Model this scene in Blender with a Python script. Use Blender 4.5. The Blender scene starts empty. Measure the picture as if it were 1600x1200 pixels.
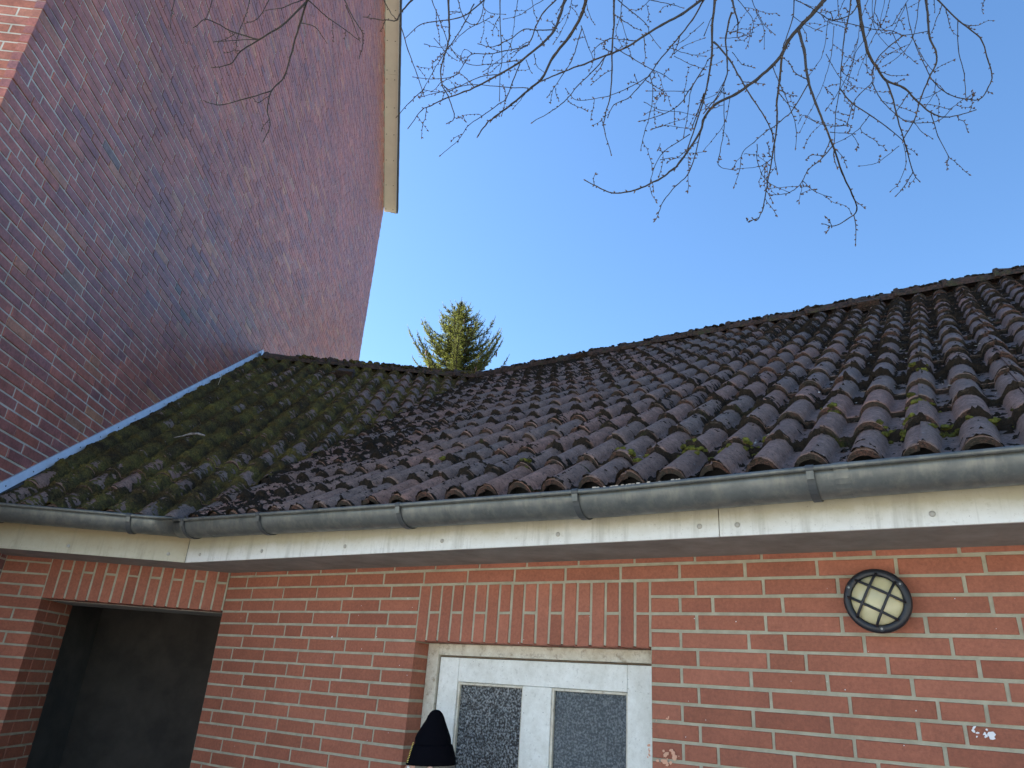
import bpy, bmesh, math, random
import numpy as np
from mathutils import Vector, Matrix, noise as mnoise

random.seed(7)
rng = np.random.default_rng(11)
SC = bpy.context.scene
COL = SC.collection

# ------------------------------------------------------------------ camera, sky, sun, exposure
Z0 = 2.33                                    # height of the top bed joint (datum) above the ground
CAMP = np.array([0.9881, -2.7725, -0.5124 + Z0])
RM = np.array([[0.84952709, -0.50478082, 0.15329723],
               [0.52337096, 0.7699556, -0.3650359],
               [0.06623106, 0.39033921, 0.91828577]])   # columns: right, forward, up
FPX = 1145.2
cam_data = bpy.data.cameras.new('camera')
cam_data.sensor_width = 36.0
cam_data.lens = FPX / 1600 * 36.0
cam_data.clip_start = 0.05
cam_data.clip_end = 3000
cam = bpy.data.objects.new('camera', cam_data)
COL.objects.link(cam)
m = Matrix.Identity(4)
for i in range(3):
    m[i][0] = RM[i, 0]; m[i][1] = RM[i, 2]; m[i][2] = -RM[i, 1]; m[i][3] = CAMP[i]
cam.matrix_world = m
SC.camera = cam

TH = 0.6319                                  # side wing / tall wall turned by this angle against the main wall
K = np.array([-2.6535, 0.0, 0.0])            # inner corner of the two brick walls
Bd = np.array([math.cos(TH), math.sin(TH), 0.0])
Cd = np.array([-math.sin(TH), math.cos(TH), 0.0])
UP = np.array([0.0, 0.0, 1.0])

SUN_A = math.radians(23)
SUN_EL = math.radians(38)
sd = -Bd * math.cos(SUN_A) + Cd * math.sin(SUN_A)
sun_dir = Vector((sd[0] * math.cos(SUN_EL), sd[1] * math.cos(SUN_EL), math.sin(SUN_EL)))
world = bpy.data.worlds.new('World')
SC.world = world
world.use_nodes = True
wn = world.node_tree.nodes; wl = world.node_tree.links
sky = wn.new('ShaderNodeTexSky')
sky.sky_type = 'NISHITA'
sky.sun_disc = False
sky.sun_elevation = SUN_EL
sky.sun_rotation = math.atan2(sd[0], sd[1])
sky.air_density = 1.0
sky.dust_density = 0.4
sky.ozone_density = 2.5
bg = wn['Background']
bg.inputs['Strength'].default_value = 0.052
hs = wn.new('ShaderNodeHueSaturation'); hs.inputs['Saturation'].default_value = 1.15
wl.new(sky.outputs[0], hs.inputs['Color']); wl.new(hs.outputs[0], bg.inputs['Color'])
sun_data = bpy.data.lights.new('sun', 'SUN')
sun_data.energy = 5.0
sun_data.angle = math.radians(0.5)
sun_data.color = (1.0, 0.95, 0.87)
sun = bpy.data.objects.new('sun', sun_data)
COL.objects.link(sun)
sun.rotation_euler = sun_dir.to_track_quat('Z', 'Y').to_euler()
SC.view_settings.view_transform = 'Standard'
SC.view_settings.look = 'None'
SC.view_settings.exposure = 2.58
SC.view_settings.gamma = 1.0
SC.view_settings.use_curve_mapping = False
SC.cycles.use_denoising = True
SC.cycles.denoiser = 'OPENIMAGEDENOISE'
SC.cycles.denoising_prefilter = 'NONE'
SC.cycles.max_bounces = 8
SC.cycles.diffuse_bounces = 5
SC.render.film_transparent = False

# ------------------------------------------------------------------ helpers
def project(p):
    q = RM.T @ (np.asarray(p, float) - CAMP)
    if q[1] < 0.05: return (-9999, -9999, q[1])
    return (800 + FPX * q[0] / q[1], 600 - FPX * q[2] / q[1], q[1])
def pix(x, y, depth):
    d = RM @ np.array([(x - 800) / FPX, 1.0, (600 - y) / FPX])
    return CAMP + d * depth
def in_frame(p, mg=12):
    x, y, d = project(p)
    return -mg < x < 1600 + mg and -mg < y < 1200 + mg

def mesh_of(name, V, F, smooth=False):
    me = bpy.data.meshes.new(name)
    me.from_pydata([tuple(map(float, v)) for v in V], [], [tuple(map(int, f)) for f in F])
    if smooth:
        me.polygons.foreach_set('use_smooth', [True] * len(me.polygons))
    me.update()
    return me
def link(name, me, mats, parent=None, kind=None):
    o = bpy.data.objects.new(name, me)
    COL.objects.link(o)
    if mats is not None:
        if not isinstance(mats, (list, tuple)): mats = [mats]
        if len(me.materials) == 0:
            for mm in mats: me.materials.append(mm)
    if parent is not None: o.parent = parent
    if kind: o['kind'] = kind
    return o
def thing(name, label, cat, loc=(0, 0, 0), group=None):
    o = bpy.data.objects.new(name, None); COL.objects.link(o)
    o.location = loc; o['label'] = label; o['category'] = cat
    o.empty_display_size = 0.2
    if group: o['group'] = group
    return o
def tag(o, label, cat, group=None):
    o['label'] = label; o['category'] = cat
    if group: o['group'] = group

class MB:
    """collects faces in world space"""
    def __init__(s): s.V = []; s.F = []; s.M = []; s.R = []
    def add(s, V, F, mi=0, r=None):
        b = len(s.V)
        s.V.extend(V)
        for f in F:
            s.F.append([b + i for i in f]); s.M.append(mi); s.R.append(random.random() if r is None else r)
    def box(s, o, ax, ay, az, lo, hi, mi=0, r=None, skip=()):
        P = [o + ax * x + ay * y + az * z for z in (lo[2], hi[2]) for y in (lo[1], hi[1]) for x in (lo[0], hi[0])]
        F = {'-z': (0, 2, 3, 1), '+z': (4, 5, 7, 6), '-y': (0, 1, 5, 4), '+y': (2, 6, 7, 3), '-x': (0, 4, 6, 2), '+x': (1, 3, 7, 5)}
        s.add(P, [F[k] for k in F if k not in skip], mi, random.random() if r is None else r)
    def tube(s, pts, radii, n=6, mi=0, cap=True, r=None):
        pts = [np.asarray(p, float) for p in pts]
        V = []; F = []
        T0 = pts[1] - pts[0]; T0 = T0 / (np.linalg.norm(T0) + 1e-9)
        a = np.cross(T0, UP); 
        if np.linalg.norm(a) < 1e-3: a = np.cross(T0, [1, 0, 0])
        a = a / np.linalg.norm(a)
        for i, p in enumerate(pts):
            t = pts[min(i + 1, len(pts) - 1)] - pts[max(i - 1, 0)]
            t = t / (np.linalg.norm(t) + 1e-9)
            a = a - t * (a @ t); a = a / (np.linalg.norm(a) + 1e-9)
            b = np.cross(t, a)
            for k in range(n):
                an = 2 * math.pi * k / n
                V.append(p + (a * math.cos(an) + b * math.sin(an)) * radii[i])
        for i in range(len(pts) - 1):
            for k in range(n):
                k2 = (k + 1) % n
                F.append((i * n + k, i * n + k2, (i + 1) * n + k2, (i + 1) * n + k))
        if cap:
            F.append(tuple(range(n))[::-1]); F.append(tuple((len(pts) - 1) * n + k for k in range(n)))
        s.add(V, F, mi, r if r is not None else random.random())
    def mesh(s, name, smooth=False):
        me = mesh_of(name, s.V, s.F, smooth)
        if len(set(s.M)) > 1: me.polygons.foreach_set('material_index', s.M)
        at = me.attributes.new('rnd', 'FLOAT', 'FACE'); at.data.foreach_set('value', s.R)
        return me
    def build(s, name, mats, parent=None, kind=None, smooth=False):
        return link(name, s.mesh(name, smooth), mats, parent, kind)

def fbm(x, y, seed=0, octv=4, lac=2.0, gain=0.5):
    """vectorised value noise, about -1..1"""
    out = np.zeros_like(x, float); amp = 1.0; tot = 0
    for o in range(octv):
        tab = np.random.default_rng(seed * 31 + o).random((256, 256)) * 2 - 1
        xi = np.floor(x).astype(int); yi = np.floor(y).astype(int)
        fx = x - xi; fy = y - yi
        fx = fx * fx * (3 - 2 * fx); fy = fy * fy * (3 - 2 * fy)
        a = tab[xi & 255, yi & 255]; b = tab[(xi + 1) & 255, yi & 255]
        c = tab[xi & 255, (yi + 1) & 255]; d = tab[(xi + 1) & 255, (yi + 1) & 255]
        out += amp * ((a * (1 - fx) + b * fx) * (1 - fy) + (c * (1 - fx) + d * fx) * fy)
        tot += amp; amp *= gain; x = x * lac + 17.3; y = y * lac + 5.1
    return out / tot * 1.5

# ------------------------------------------------------------------ materials
def mat(name, color=(0.5, 0.5, 0.5), rough=0.8, metal=0.0):
    mm = bpy.data.materials.new(name); mm.use_nodes = True
    b = mm.node_tree.nodes['Principled BSDF']
    b.inputs['Base Color'].default_value = (*color, 1)
    b.inputs['Roughness'].default_value = rough
    b.inputs['Metallic'].default_value = metal
    return mm
class NT:
    def __init__(s, mm): s.nt = mm.node_tree; s.b = s.nt.nodes['Principled BSDF']
    def n(s, t, **kw):
        q = s.nt.nodes.new(t)
        for k, v in kw.items():
            if k in ('operation', 'blend_type', 'data_type', 'attribute_name', 'feature', 'distance', 'noise_dimensions', 'attribute_type', 'interpolation_type'):
                setattr(q, k, v)
            else: q.inputs[k].default_value = v
        return q
    def l(s, a, b): s.nt.links.new(a, b)
    def pos(s): return s.n('ShaderNodeNewGeometry').outputs['Position']
    def noise(s, scale, detail=3, rough=0.55, vec=None, dist=0.0):
        q = s.n('ShaderNodeTexNoise', Scale=scale, Detail=detail, Roughness=rough, Distortion=dist)
        s.l(vec if vec is not None else s.pos(), q.inputs['Vector'])
        return q.outputs['Fac']
    def ramp(s, fac, stops):
        q = s.n('ShaderNodeValToRGB'); s.l(fac, q.inputs[0])
        el = q.color_ramp.elements
        while len(el) < len(stops): el.new(0.5)
        for e, (p, c) in zip(el, stops):
            e.position = p; e.color = (*c, 1) if len(c) == 3 else c
        return q.outputs[0]
    def f(s, v): return (v, v, v)
    def mix(s, fac, a, b, mode='MIX'):
        q = s.nt.nodes.new('ShaderNodeMix'); q.data_type = 'RGBA'; q.blend_type = mode
        for inp, v in ((q.inputs[0], fac), (q.inputs[6], a), (q.inputs[7], b)):
            if isinstance(v, (int, float)): inp.default_value = v
            elif isinstance(v, tuple): inp.default_value = (*v, 1)
            else: s.l(v, inp)
        return q.outputs[2]
    def math(s, op, a, b=0.0):
        q = s.n('ShaderNodeMath', operation=op)
        for i, v in enumerate((a, b)):
            if isinstance(v, (int, float)): q.inputs[i].default_value = v
            else: s.l(v, q.inputs[i])
        return q.outputs[0]
    def rnd(s):
        a = s.n('ShaderNodeAttribute', attribute_name='rnd').outputs['Fac']
        o = s.n('ShaderNodeObjectInfo').outputs['Random']
        return s.math('FRACT', s.math('ADD', a, s.math('MULTIPLY', o, 7.31)))
    def color(s, c): s.l(c, s.b.inputs['Base Color'])
    def bump(s, h, strength=0.3, dist=0.005):
        q = s.n('ShaderNodeBump', Strength=strength, Distance=dist)
        s.l(h, q.inputs['Height']); s.l(q.outputs[0], s.b.inputs['Normal'])

def brick_material(name, stops, rough, spot=0.0, dirt=(0.05, 0.04, 0.035), scalebump=260, vary=0.25):
    mm = mat(name, rough=rough); t = NT(mm)
    r = t.rnd()
    base = t.ramp(r, stops)
    n1 = t.noise(9, 4, 0.6)
    base = t.mix(1.0, base, t.ramp(n1, [(0.3, t.f(1 - vary)), (0.7, t.f(1 + vary * 0.6))]), 'MULTIPLY')
    n0_ = t.noise(0.9, 4, 0.6)
    base = t.mix(1.0, base, t.ramp(n0_, [(0.3, t.f(0.84)), (0.7, t.f(1.14))]), 'MULTIPLY')
    n2 = t.noise(85, 4, 0.7)
    base = t.mix(1.0, base, t.ramp(n2, [(0.3, t.f(0.80)), (0.7, t.f(1.14))]), 'MULTIPLY')
    base = t.mix(1.0, base, t.ramp(t.noise(38, 4, 0.75), [(0.3, t.f(1 - vary * 0.9)), (0.7, t.f(1 + vary * 0.6))]), 'MULTIPLY')
    if spot:
        n3 = t.noise(22, 3, 0.65)
        base = t.mix(t.ramp(n3, [(0.62, t.f(0)), (0.74, t.f(spot))]), base, dirt)
    n4 = t.noise(330, 2, 0.5)
    base = t.mix(t.ramp(n4, [(0.74, t.f(0)), (0.79, t.f(0.5))]), base, (0.45, 0.36, 0.3))
    t.color(base)
    t.bump(t.mix(0.5, t.noise(scalebump, 3), t.noise(40, 3)), 0.35, 0.003)
    return mm
M = {}
M['brick_red'] = brick_material('red_brick', [(0.0, (0.29, 0.096, 0.052)), (0.25, (0.35, 0.118, 0.066)), (0.5, (0.31, 0.102, 0.057)), (0.8, (0.38, 0.134, 0.078)), (1.0, (0.27, 0.085, 0.046))], 0.78, 0.12, vary=0.12)
M['clinker'] = brick_material('clinker_brick', [(0.0, (0.31, 0.118, 0.096)), (0.2, (0.40, 0.138, 0.098)), (0.35, (0.29, 0.118, 0.110)), (0.5, (0.42, 0.145, 0.100)), (0.64, (0.35, 0.126, 0.100)), (0.78, (0.25, 0.115, 0.118)), (0.93, (0.39, 0.140, 0.096)), (0.985, (0.46, 0.21, 0.12)), (1.0, (0.17, 0.12, 0.11))], 0.45, 0.4, vary=0.28)
M['clinker_front'] = brick_material('clinker_front_brick', [(0.0, (0.34, 0.12, 0.075)), (0.3, (0.42, 0.15, 0.09)), (0.6, (0.37, 0.14, 0.10)), (1.0, (0.45, 0.19, 0.12))], 0.65, 0.3)
def plaster(name, c, c2, sc=30, rough=0.9, bs=0.4):
    mm = mat(name, c, rough); t = NT(mm)
    t.color(t.mix(t.ramp(t.noise(sc, 5, 0.65), [(0.35, t.f(0)), (0.65, t.f(1))]), c, c2))
    t.bump(t.noise(420, 3), bs, 0.002)
    return mm
M['mortar'] = plaster('grey_mortar', (0.30, 0.275, 0.195), (0.41, 0.38, 0.28), 14)
M['mortar_c'] = plaster('pale_mortar', (0.38, 0.37, 0.32), (0.54, 0.52, 0.46), 9)
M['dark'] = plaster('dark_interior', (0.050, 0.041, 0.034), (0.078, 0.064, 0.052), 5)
M['soffit'] = plaster('soffit_board', (0.20, 0.175, 0.14), (0.29, 0.26, 0.215), 7, bs=0.2)
M['underlay_shade'] = mat('underlay_and_shade_black', (0.015, 0.014, 0.013), 0.95)  # near-black; also painted on as shade beneath tiles and eaves
M['beige'] = plaster('beige_cladding', (0.56, 0.50, 0.44), (0.62, 0.56, 0.49), 3, 0.6, 0.05)
M['bargeboard'] = mat('dark_bargeboard', (0.05, 0.05, 0.055), 0.5)
M['white_edge'] = mat('pale_bead', (0.5, 0.48, 0.44), 0.5)
# fascia: off-white panel, greenish brown grime under the gutter, widened to paint in its shadow
mm = mat('fascia_panel', rough=0.55); t = NT(mm)
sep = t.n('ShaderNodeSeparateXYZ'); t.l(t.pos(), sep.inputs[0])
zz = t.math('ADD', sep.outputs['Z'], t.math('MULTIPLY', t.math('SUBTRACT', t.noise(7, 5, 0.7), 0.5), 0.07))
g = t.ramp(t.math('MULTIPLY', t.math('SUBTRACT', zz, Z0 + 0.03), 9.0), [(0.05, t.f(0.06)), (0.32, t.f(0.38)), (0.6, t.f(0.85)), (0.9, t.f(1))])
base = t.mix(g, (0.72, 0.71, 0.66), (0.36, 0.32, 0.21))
mp = t.n('ShaderNodeMapping'); mp.inputs['Scale'].default_value = (26, 26, 2.2); t.l(t.pos(), mp.inputs['Vector'])
base = t.mix(t.ramp(t.noise(1.0, 4, 0.65, vec=mp.outputs[0]), [(0.50, t.f(0)), (0.70, t.f(0.42))]), base, (0.24, 0.22, 0.16))
base = t.mix(t.ramp(t.noise(45, 5, 0.75), [(0.55, t.f(0)), (0.72, t.f(0.3))]), base, (0.25, 0.22, 0.13))
base = t.mix(t.ramp(t.noise(160, 3, 0.6), [(0.68, t.f(0)), (0.75, t.f(0.6))]), base, (0.10, 0.08, 0.05))
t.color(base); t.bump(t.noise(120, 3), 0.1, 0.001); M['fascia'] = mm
mm = mat('fascia_panel_yellowed', rough=0.55); t = NT(mm)
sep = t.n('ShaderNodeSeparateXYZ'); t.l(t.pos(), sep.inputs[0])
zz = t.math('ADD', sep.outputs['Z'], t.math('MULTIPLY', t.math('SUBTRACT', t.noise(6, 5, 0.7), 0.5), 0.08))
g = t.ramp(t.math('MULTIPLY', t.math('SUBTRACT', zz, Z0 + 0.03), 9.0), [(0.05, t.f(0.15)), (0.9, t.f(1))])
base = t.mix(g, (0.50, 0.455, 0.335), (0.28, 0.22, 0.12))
mp = t.n('ShaderNodeMapping'); mp.inputs['Scale'].default_value = (26, 26, 2.2); t.l(t.pos(), mp.inputs['Vector'])
base = t.mix(t.ramp(t.noise(1.0, 4, 0.65, vec=mp.outputs[0]), [(0.50, t.f(0)), (0.70, t.f(0.45))]), base, (0.19, 0.16, 0.10))
base = t.mix(t.ramp(t.noise(60, 5, 0.75), [(0.55, t.f(0)), (0.72, t.f(0.35))]), base, (0.22, 0.18, 0.10))
t.color(base); t.bump(t.noise(120, 3), 0.1, 0.001); M['fascia_b'] = mm
# zinc
mm = mat('zinc_gutter', rough=0.5, metal=0.35); t = NT(mm)
mp = t.n('ShaderNodeMapping'); mp.inputs['Scale'].default_value = (26, 26, 2.2); t.l(t.pos(), mp.inputs['Vector'])
zb_ = t.mix(t.ramp(t.noise(11, 5, 0.7), [(0.3, t.f(0)), (0.7, t.f(1))]), (0.085, 0.092, 0.085), (0.155, 0.16, 0.145))
zb_ = t.mix(t.ramp(t.noise(1.0, 5, 0.7, vec=mp.outputs[0]), [(0.48, t.f(0)), (0.68, t.f(0.7))]), zb_, (0.20, 0.195, 0.16))
t.color(zb_)
rr = t.ramp(t.noise(25, 4, 0.6), [(0.3, t.f(0.36)), (0.7, t.f(0.6))]); t.l(rr, t.b.inputs['Roughness'])
t.bump(t.noise(30, 3), 0.12, 0.004); M['zinc'] = mm
mm = mat('zinc_flashing', rough=0.4, metal=0.5); t = NT(mm)
t.color(t.mix(t.noise(14, 4, 0.6), (0.38, 0.40, 0.43), (0.66, 0.68, 0.71))); M['flash'] = mm
M['bracket'] = mat('dark_zinc', (0.07, 0.075, 0.075), 0.55, 0.3)  # brackets darker than the gutter zinc
M['lead'] = mat('dark_lead', (0.035, 0.038, 0.04), 0.6, 0.3)
M['screw'] = mat('screw_metal', (0.25, 0.24, 0.22), 0.4, 0.6)
M['screw_dark'] = mat('dark_screw', (0.03, 0.03, 0.03), 0.6)
M['rivet'] = mat('painted_rivet', (0.36, 0.34, 0.29), 0.4)
# roof tiles
def tile_mat(name, stops, lipc):
    mm = mat(name, rough=0.8); t = NT(mm); t.b.inputs['Specular IOR Level'].default_value = 0.3
    base = t.ramp(t.rnd(), stops)
    base = t.mix(1.0, base, t.ramp(t.noise(14, 4, 0.6), [(0.3, t.f(0.72)), (0.7, t.f(1.22))]), 'MULTIPLY')
    base = t.mix(1.0, base, t.ramp(t.noise(55, 4, 0.75), [(0.32, t.f(0.70)), (0.68, t.f(1.28))]), 'MULTIPLY')
    base = t.mix(t.ramp(t.noise(88, 5, 0.8), [(0.53, t.f(0)), (0.62, t.f(0.85))]), base, (0.030, 0.026, 0.021))
    base = t.mix(t.ramp(t.noise(48, 4, 0.7), [(0.64, t.f(0)), (0.70, t.f(0.55))]), base, (0.30, 0.27, 0.24))
    t.color(base); t.bump(t.noise(260, 3, 0.6), 0.4, 0.003)
    return mm
M['tile'] = tile_mat('concrete_roof_tile', [(0.0, (0.165, 0.106, 0.084)), (0.25, (0.22, 0.138, 0.108)), (0.5, (0.175, 0.124, 0.102)), (0.75, (0.26, 0.142, 0.104)), (1.0, (0.17, 0.122, 0.104))], None)
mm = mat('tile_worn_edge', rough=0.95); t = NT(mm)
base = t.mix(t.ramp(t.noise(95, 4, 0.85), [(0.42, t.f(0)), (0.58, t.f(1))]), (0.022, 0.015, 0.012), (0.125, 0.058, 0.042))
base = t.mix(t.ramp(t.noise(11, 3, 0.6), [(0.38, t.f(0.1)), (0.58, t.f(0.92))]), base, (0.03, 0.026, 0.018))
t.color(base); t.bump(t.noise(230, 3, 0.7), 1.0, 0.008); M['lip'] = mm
def moss_mat(name, stops, sc=6, sp=0.5, spc=(0.16, 0.15, 0.04)):
    mm = mat(name, rough=1.0); t = NT(mm)
    base = t.ramp(t.noise(sc, 5, 0.7), stops)
    base = t.mix(t.ramp(t.noise(85, 4, 0.85), [(0.40, t.f(0)), (0.58, t.f(1))]), t.mix(0.55, base, (0.008, 0.008, 0.006)), base)
    base = t.mix(t.ramp(t.noise(110, 4, 0.8), [(0.62, t.f(0)), (0.72, t.f(sp))]), base, spc)
    t.color(base)
    t.bump(t.mix(0.5, t.noise(180, 4, 0.75), t.noise(480, 2, 0.7)), 1.0, 0.012)
    t.b.inputs['Specular IOR Level'].default_value = 0.15
    return mm
M['moss_dark'] = moss_mat('dark_moss', [(0.3, (0.024, 0.018, 0.014)), (0.60, (0.038, 0.029, 0.021)), (0.68, (0.050, 0.050, 0.020)), (0.80, (0.14, 0.145, 0.030))], 5, 0.5, (0.16, 0.10, 0.075))
M['moss_green'] = moss_mat('green_moss', [(0.32, (0.034, 0.025, 0.017)), (0.45, (0.075, 0.058, 0.028)), (0.57, (0.135, 0.114, 0.038)), (0.76, (0.24, 0.205, 0.058))], 4.2, 0.6, (0.30, 0.25, 0.12))
# door
mm = mat('weathered_white_paint', rough=0.5); t = NT(mm)
base = t.mix(t.ramp(t.noise(13, 6, 0.75), [(0.35, t.f(0)), (0.7, t.f(1))]), (0.78, 0.78, 0.72), (0.58, 0.57, 0.50))
base = t.mix(t.ramp(t.noise(55, 5, 0.8), [(0.58, t.f(0)), (0.68, t.f(0.5))]), base, (0.30, 0.29, 0.25))
base = t.mix(t.ramp(t.noise(120, 2, 0.5), [(0.74, t.f(0)), (0.78, t.f(1))]), base, (0.05, 0.04, 0.035))
t.color(base); t.bump(t.noise(60, 4), 0.25, 0.003); M['white'] = mm
mm = mat('yellowed_frame_paint', rough=0.55); t = NT(mm)
sep = t.n('ShaderNodeSeparateXYZ'); t.l(t.pos(), sep.inputs[0])
base = t.mix(t.ramp(t.noise(15, 6, 0.75), [(0.35, t.f(0)), (0.7, t.f(1))]), (0.66, 0.63, 0.53), (0.45, 0.39, 0.28))
base = t.mix(t.ramp(t.noise(28, 6, 0.8), [(0.52, t.f(0)), (0.66, t.f(0.7))]), base, (0.22, 0.16, 0.10))
t.color(base); t.bump(t.noise(60, 4), 0.25, 0.003); M['frame'] = mm
M['rust_seal'] = plaster('brown_seal', (0.12, 0.085, 0.055), (0.2, 0.15, 0.10), 40)
def glass_mat(name, c, r, hi):
    mm = mat(name, c, r); t = NT(mm)
    v = t.n('ShaderNodeTexVoronoi', Scale=130.0); t.l(t.pos(), v.inputs['Vector'])
    n = t.noise(240, 3, 0.7)
    h = t.mix(0.6, v.outputs['Distance'], n)
    t.color(t.mix(t.ramp(t.mix(0.15, t.noise(115, 3, 0.6), t.noise(42, 3, 0.6)), [(0.44, t.f(0)), (0.66, t.f(1))]), c, hi))  # pale specks painted in as glints off the glass relief
    t.bump(h, 1.0, 0.012)
    t.b.inputs['Specular IOR Level'].default_value = 1.0
    t.b.inputs['Coat Weight'].default_value = 0.0
    return mm
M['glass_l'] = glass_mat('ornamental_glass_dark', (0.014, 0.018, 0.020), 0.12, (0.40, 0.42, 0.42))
M['glass_r'] = glass_mat('ornamental_glass_pale', (0.075, 0.090, 0.098), 0.25, (0.25, 0.28, 0.295))  # paler copy: haze and reflection put into the pane colour
# lamp
M['black'] = mat('black_plastic', (0.012, 0.013, 0.017), 0.45)
mm = mat('cream_lamp_glass', (0.52, 0.47, 0.27), 0.22); t = NT(mm)
t.color(t.mix(t.noise(14, 2, 0.5), (0.42, 0.38, 0.22), (0.66, 0.60, 0.36)))
t.b.inputs['Subsurface Weight'].default_value = 0.2
t.b.inputs['Subsurface Radius'].default_value = (0.02, 0.02, 0.01)
M['cream'] = mm
# vegetation
mm = mat('bark', rough=0.9); t = NT(mm)
t.color(t.mix(t.noise(30, 4, 0.7), (0.022, 0.017, 0.013), (0.055, 0.042, 0.030))); t.bump(t.noise(90, 3), 0.5, 0.004); M['bark'] = mm
M['bud'] = mat('bud_scale', (0.10, 0.06, 0.04), 0.7)
mm = mat('needles', rough=0.8); t = NT(mm); t.b.inputs['Specular IOR Level'].default_value = 0.1
t.color(t.ramp(t.rnd(), [(0, (0.045, 0.066, 0.02)), (0.5, (0.085, 0.105, 0.028)), (1, (0.17, 0.18, 0.042))]))
tr = t.n('ShaderNodeBsdfTranslucent'); tr.inputs['Color'].default_value = (0.26, 0.29, 0.06, 1)
mx = t.n('ShaderNodeMixShader'); mx.inputs[0].default_value = 0.35; t.l(t.b.outputs[0], mx.inputs[1]); t.l(tr.outputs[0], mx.inputs[2]); t.l(mx.outputs[0], t.nt.nodes['Material Output'].inputs[0]); M['needle'] = mm
mm = mat('cone_brown', (0.11, 0.055, 0.03), 0.8); M['cone'] = mm
M['ground'] = plaster('pale_paving', (0.46, 0.44, 0.40), (0.58, 0.56, 0.51), 2)
M['grass'] = plaster('lawn', (0.12, 0.115, 0.07), (0.17, 0.155, 0.10), 2)
# person
M['knit'] = mat('black_knit', (0.004, 0.004, 0.006), 1.0); M['knit'].node_tree.nodes['Principled BSDF'].inputs['Specular IOR Level'].default_value = 0.05
t = NT(M['knit']); wv = t.n('ShaderNodeTexWave', Scale=55.0, Distortion=0.6); t.l(t.pos(), wv.inputs['Vector']); t.bump(wv.outputs['Fac'], 0.25, 0.002)
M['skin'] = mat('skin', (0.52, 0.30, 0.22), 0.55); M['skin'].node_tree.nodes['Principled BSDF'].inputs['Subsurface Weight'].default_value = 0.1
M['hair'] = mat('grey_hair', (0.16, 0.14, 0.12), 0.8)
M['gold'] = mat('gold_thread', (0.62, 0.45, 0.10), 0.6)
M['jacket'] = mat('dark_blue_cloth', (0.03, 0.035, 0.06), 0.9)
M['trousers'] = mat('grey_cloth', (0.05, 0.05, 0.055), 0.9)
M['shoe'] = mat('shoe_leather', (0.02, 0.018, 0.016), 0.5)
M['eye'] = mat('eye_white', (0.7, 0.68, 0.65), 0.3)
M['paintmark_w'] = mat('white_paint_splash', (0.72, 0.72, 0.72), 0.7)
M['paintmark_s'] = mat('salmon_paint_remains', (0.62, 0.34, 0.22), 0.8)
M['litter'] = mat('dry_leaf_litter', (0.40, 0.36, 0.30), 0.9)

# ------------------------------------------------------------------ ground
mb = MB()
mb.add([np.array([x, y, 0.0]) for x, y in ((-600, -600), (600, -600), (600, 600), (-600, 600))], [(0, 1, 2, 3)])
g = mb.build('lawn', M['grass'], None, 'structure')
mb = MB(); mb.box(np.zeros(3), np.array([1., 0, 0]), np.array([0, 1., 0]), UP, (-14, -30, -0.05), (12, 0.02, 0.008), skip=('-z',))
mb.build('paving', M['ground'], None, 'structure')  # unseen pale ground, widened to bounce sunlight onto the shaded walls

# ------------------------------------------------------------------ the annex
annex = thing('annex_building', 'low red brick annex with white door, zinc gutter and mossy dark tiled roof', 'building', (-1.0, 1.5, 0))
annex_wall_inv = None
def child_link(name, me, mats, parent, kind=None):
    o = link(name, me, mats, None, kind)
    o.parent = parent
    o.matrix_parent_inverse = parent.matrix_world.inverted() if parent.matrix_world != Matrix.Identity(4) else Matrix.Identity(4)
    return o
bpy.context.view_layer.update()
def putp(o, parent):
    bpy.context.view_layer.update()
    o.parent = parent; o.matrix_parent_inverse = parent.matrix_world.inverted()
def fast_parent(o, parent, inv):
    o.parent = parent; o.matrix_parent_inverse = inv
def inv_of(p):
    bpy.context.view_layer.update(); return p.matrix_world.inverted()
AINV = inv_of(annex)
def part(mb, name, mats, parent, inv, kind=None, smooth=False):
    o = mb.build(name, mats, None, kind, smooth); fast_parent(o, parent, inv); return o

X = np.array([1.0, 0, 0]); Y = np.array([0, 1.0, 0])
PB = 0.0625; J = 0.0115
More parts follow.
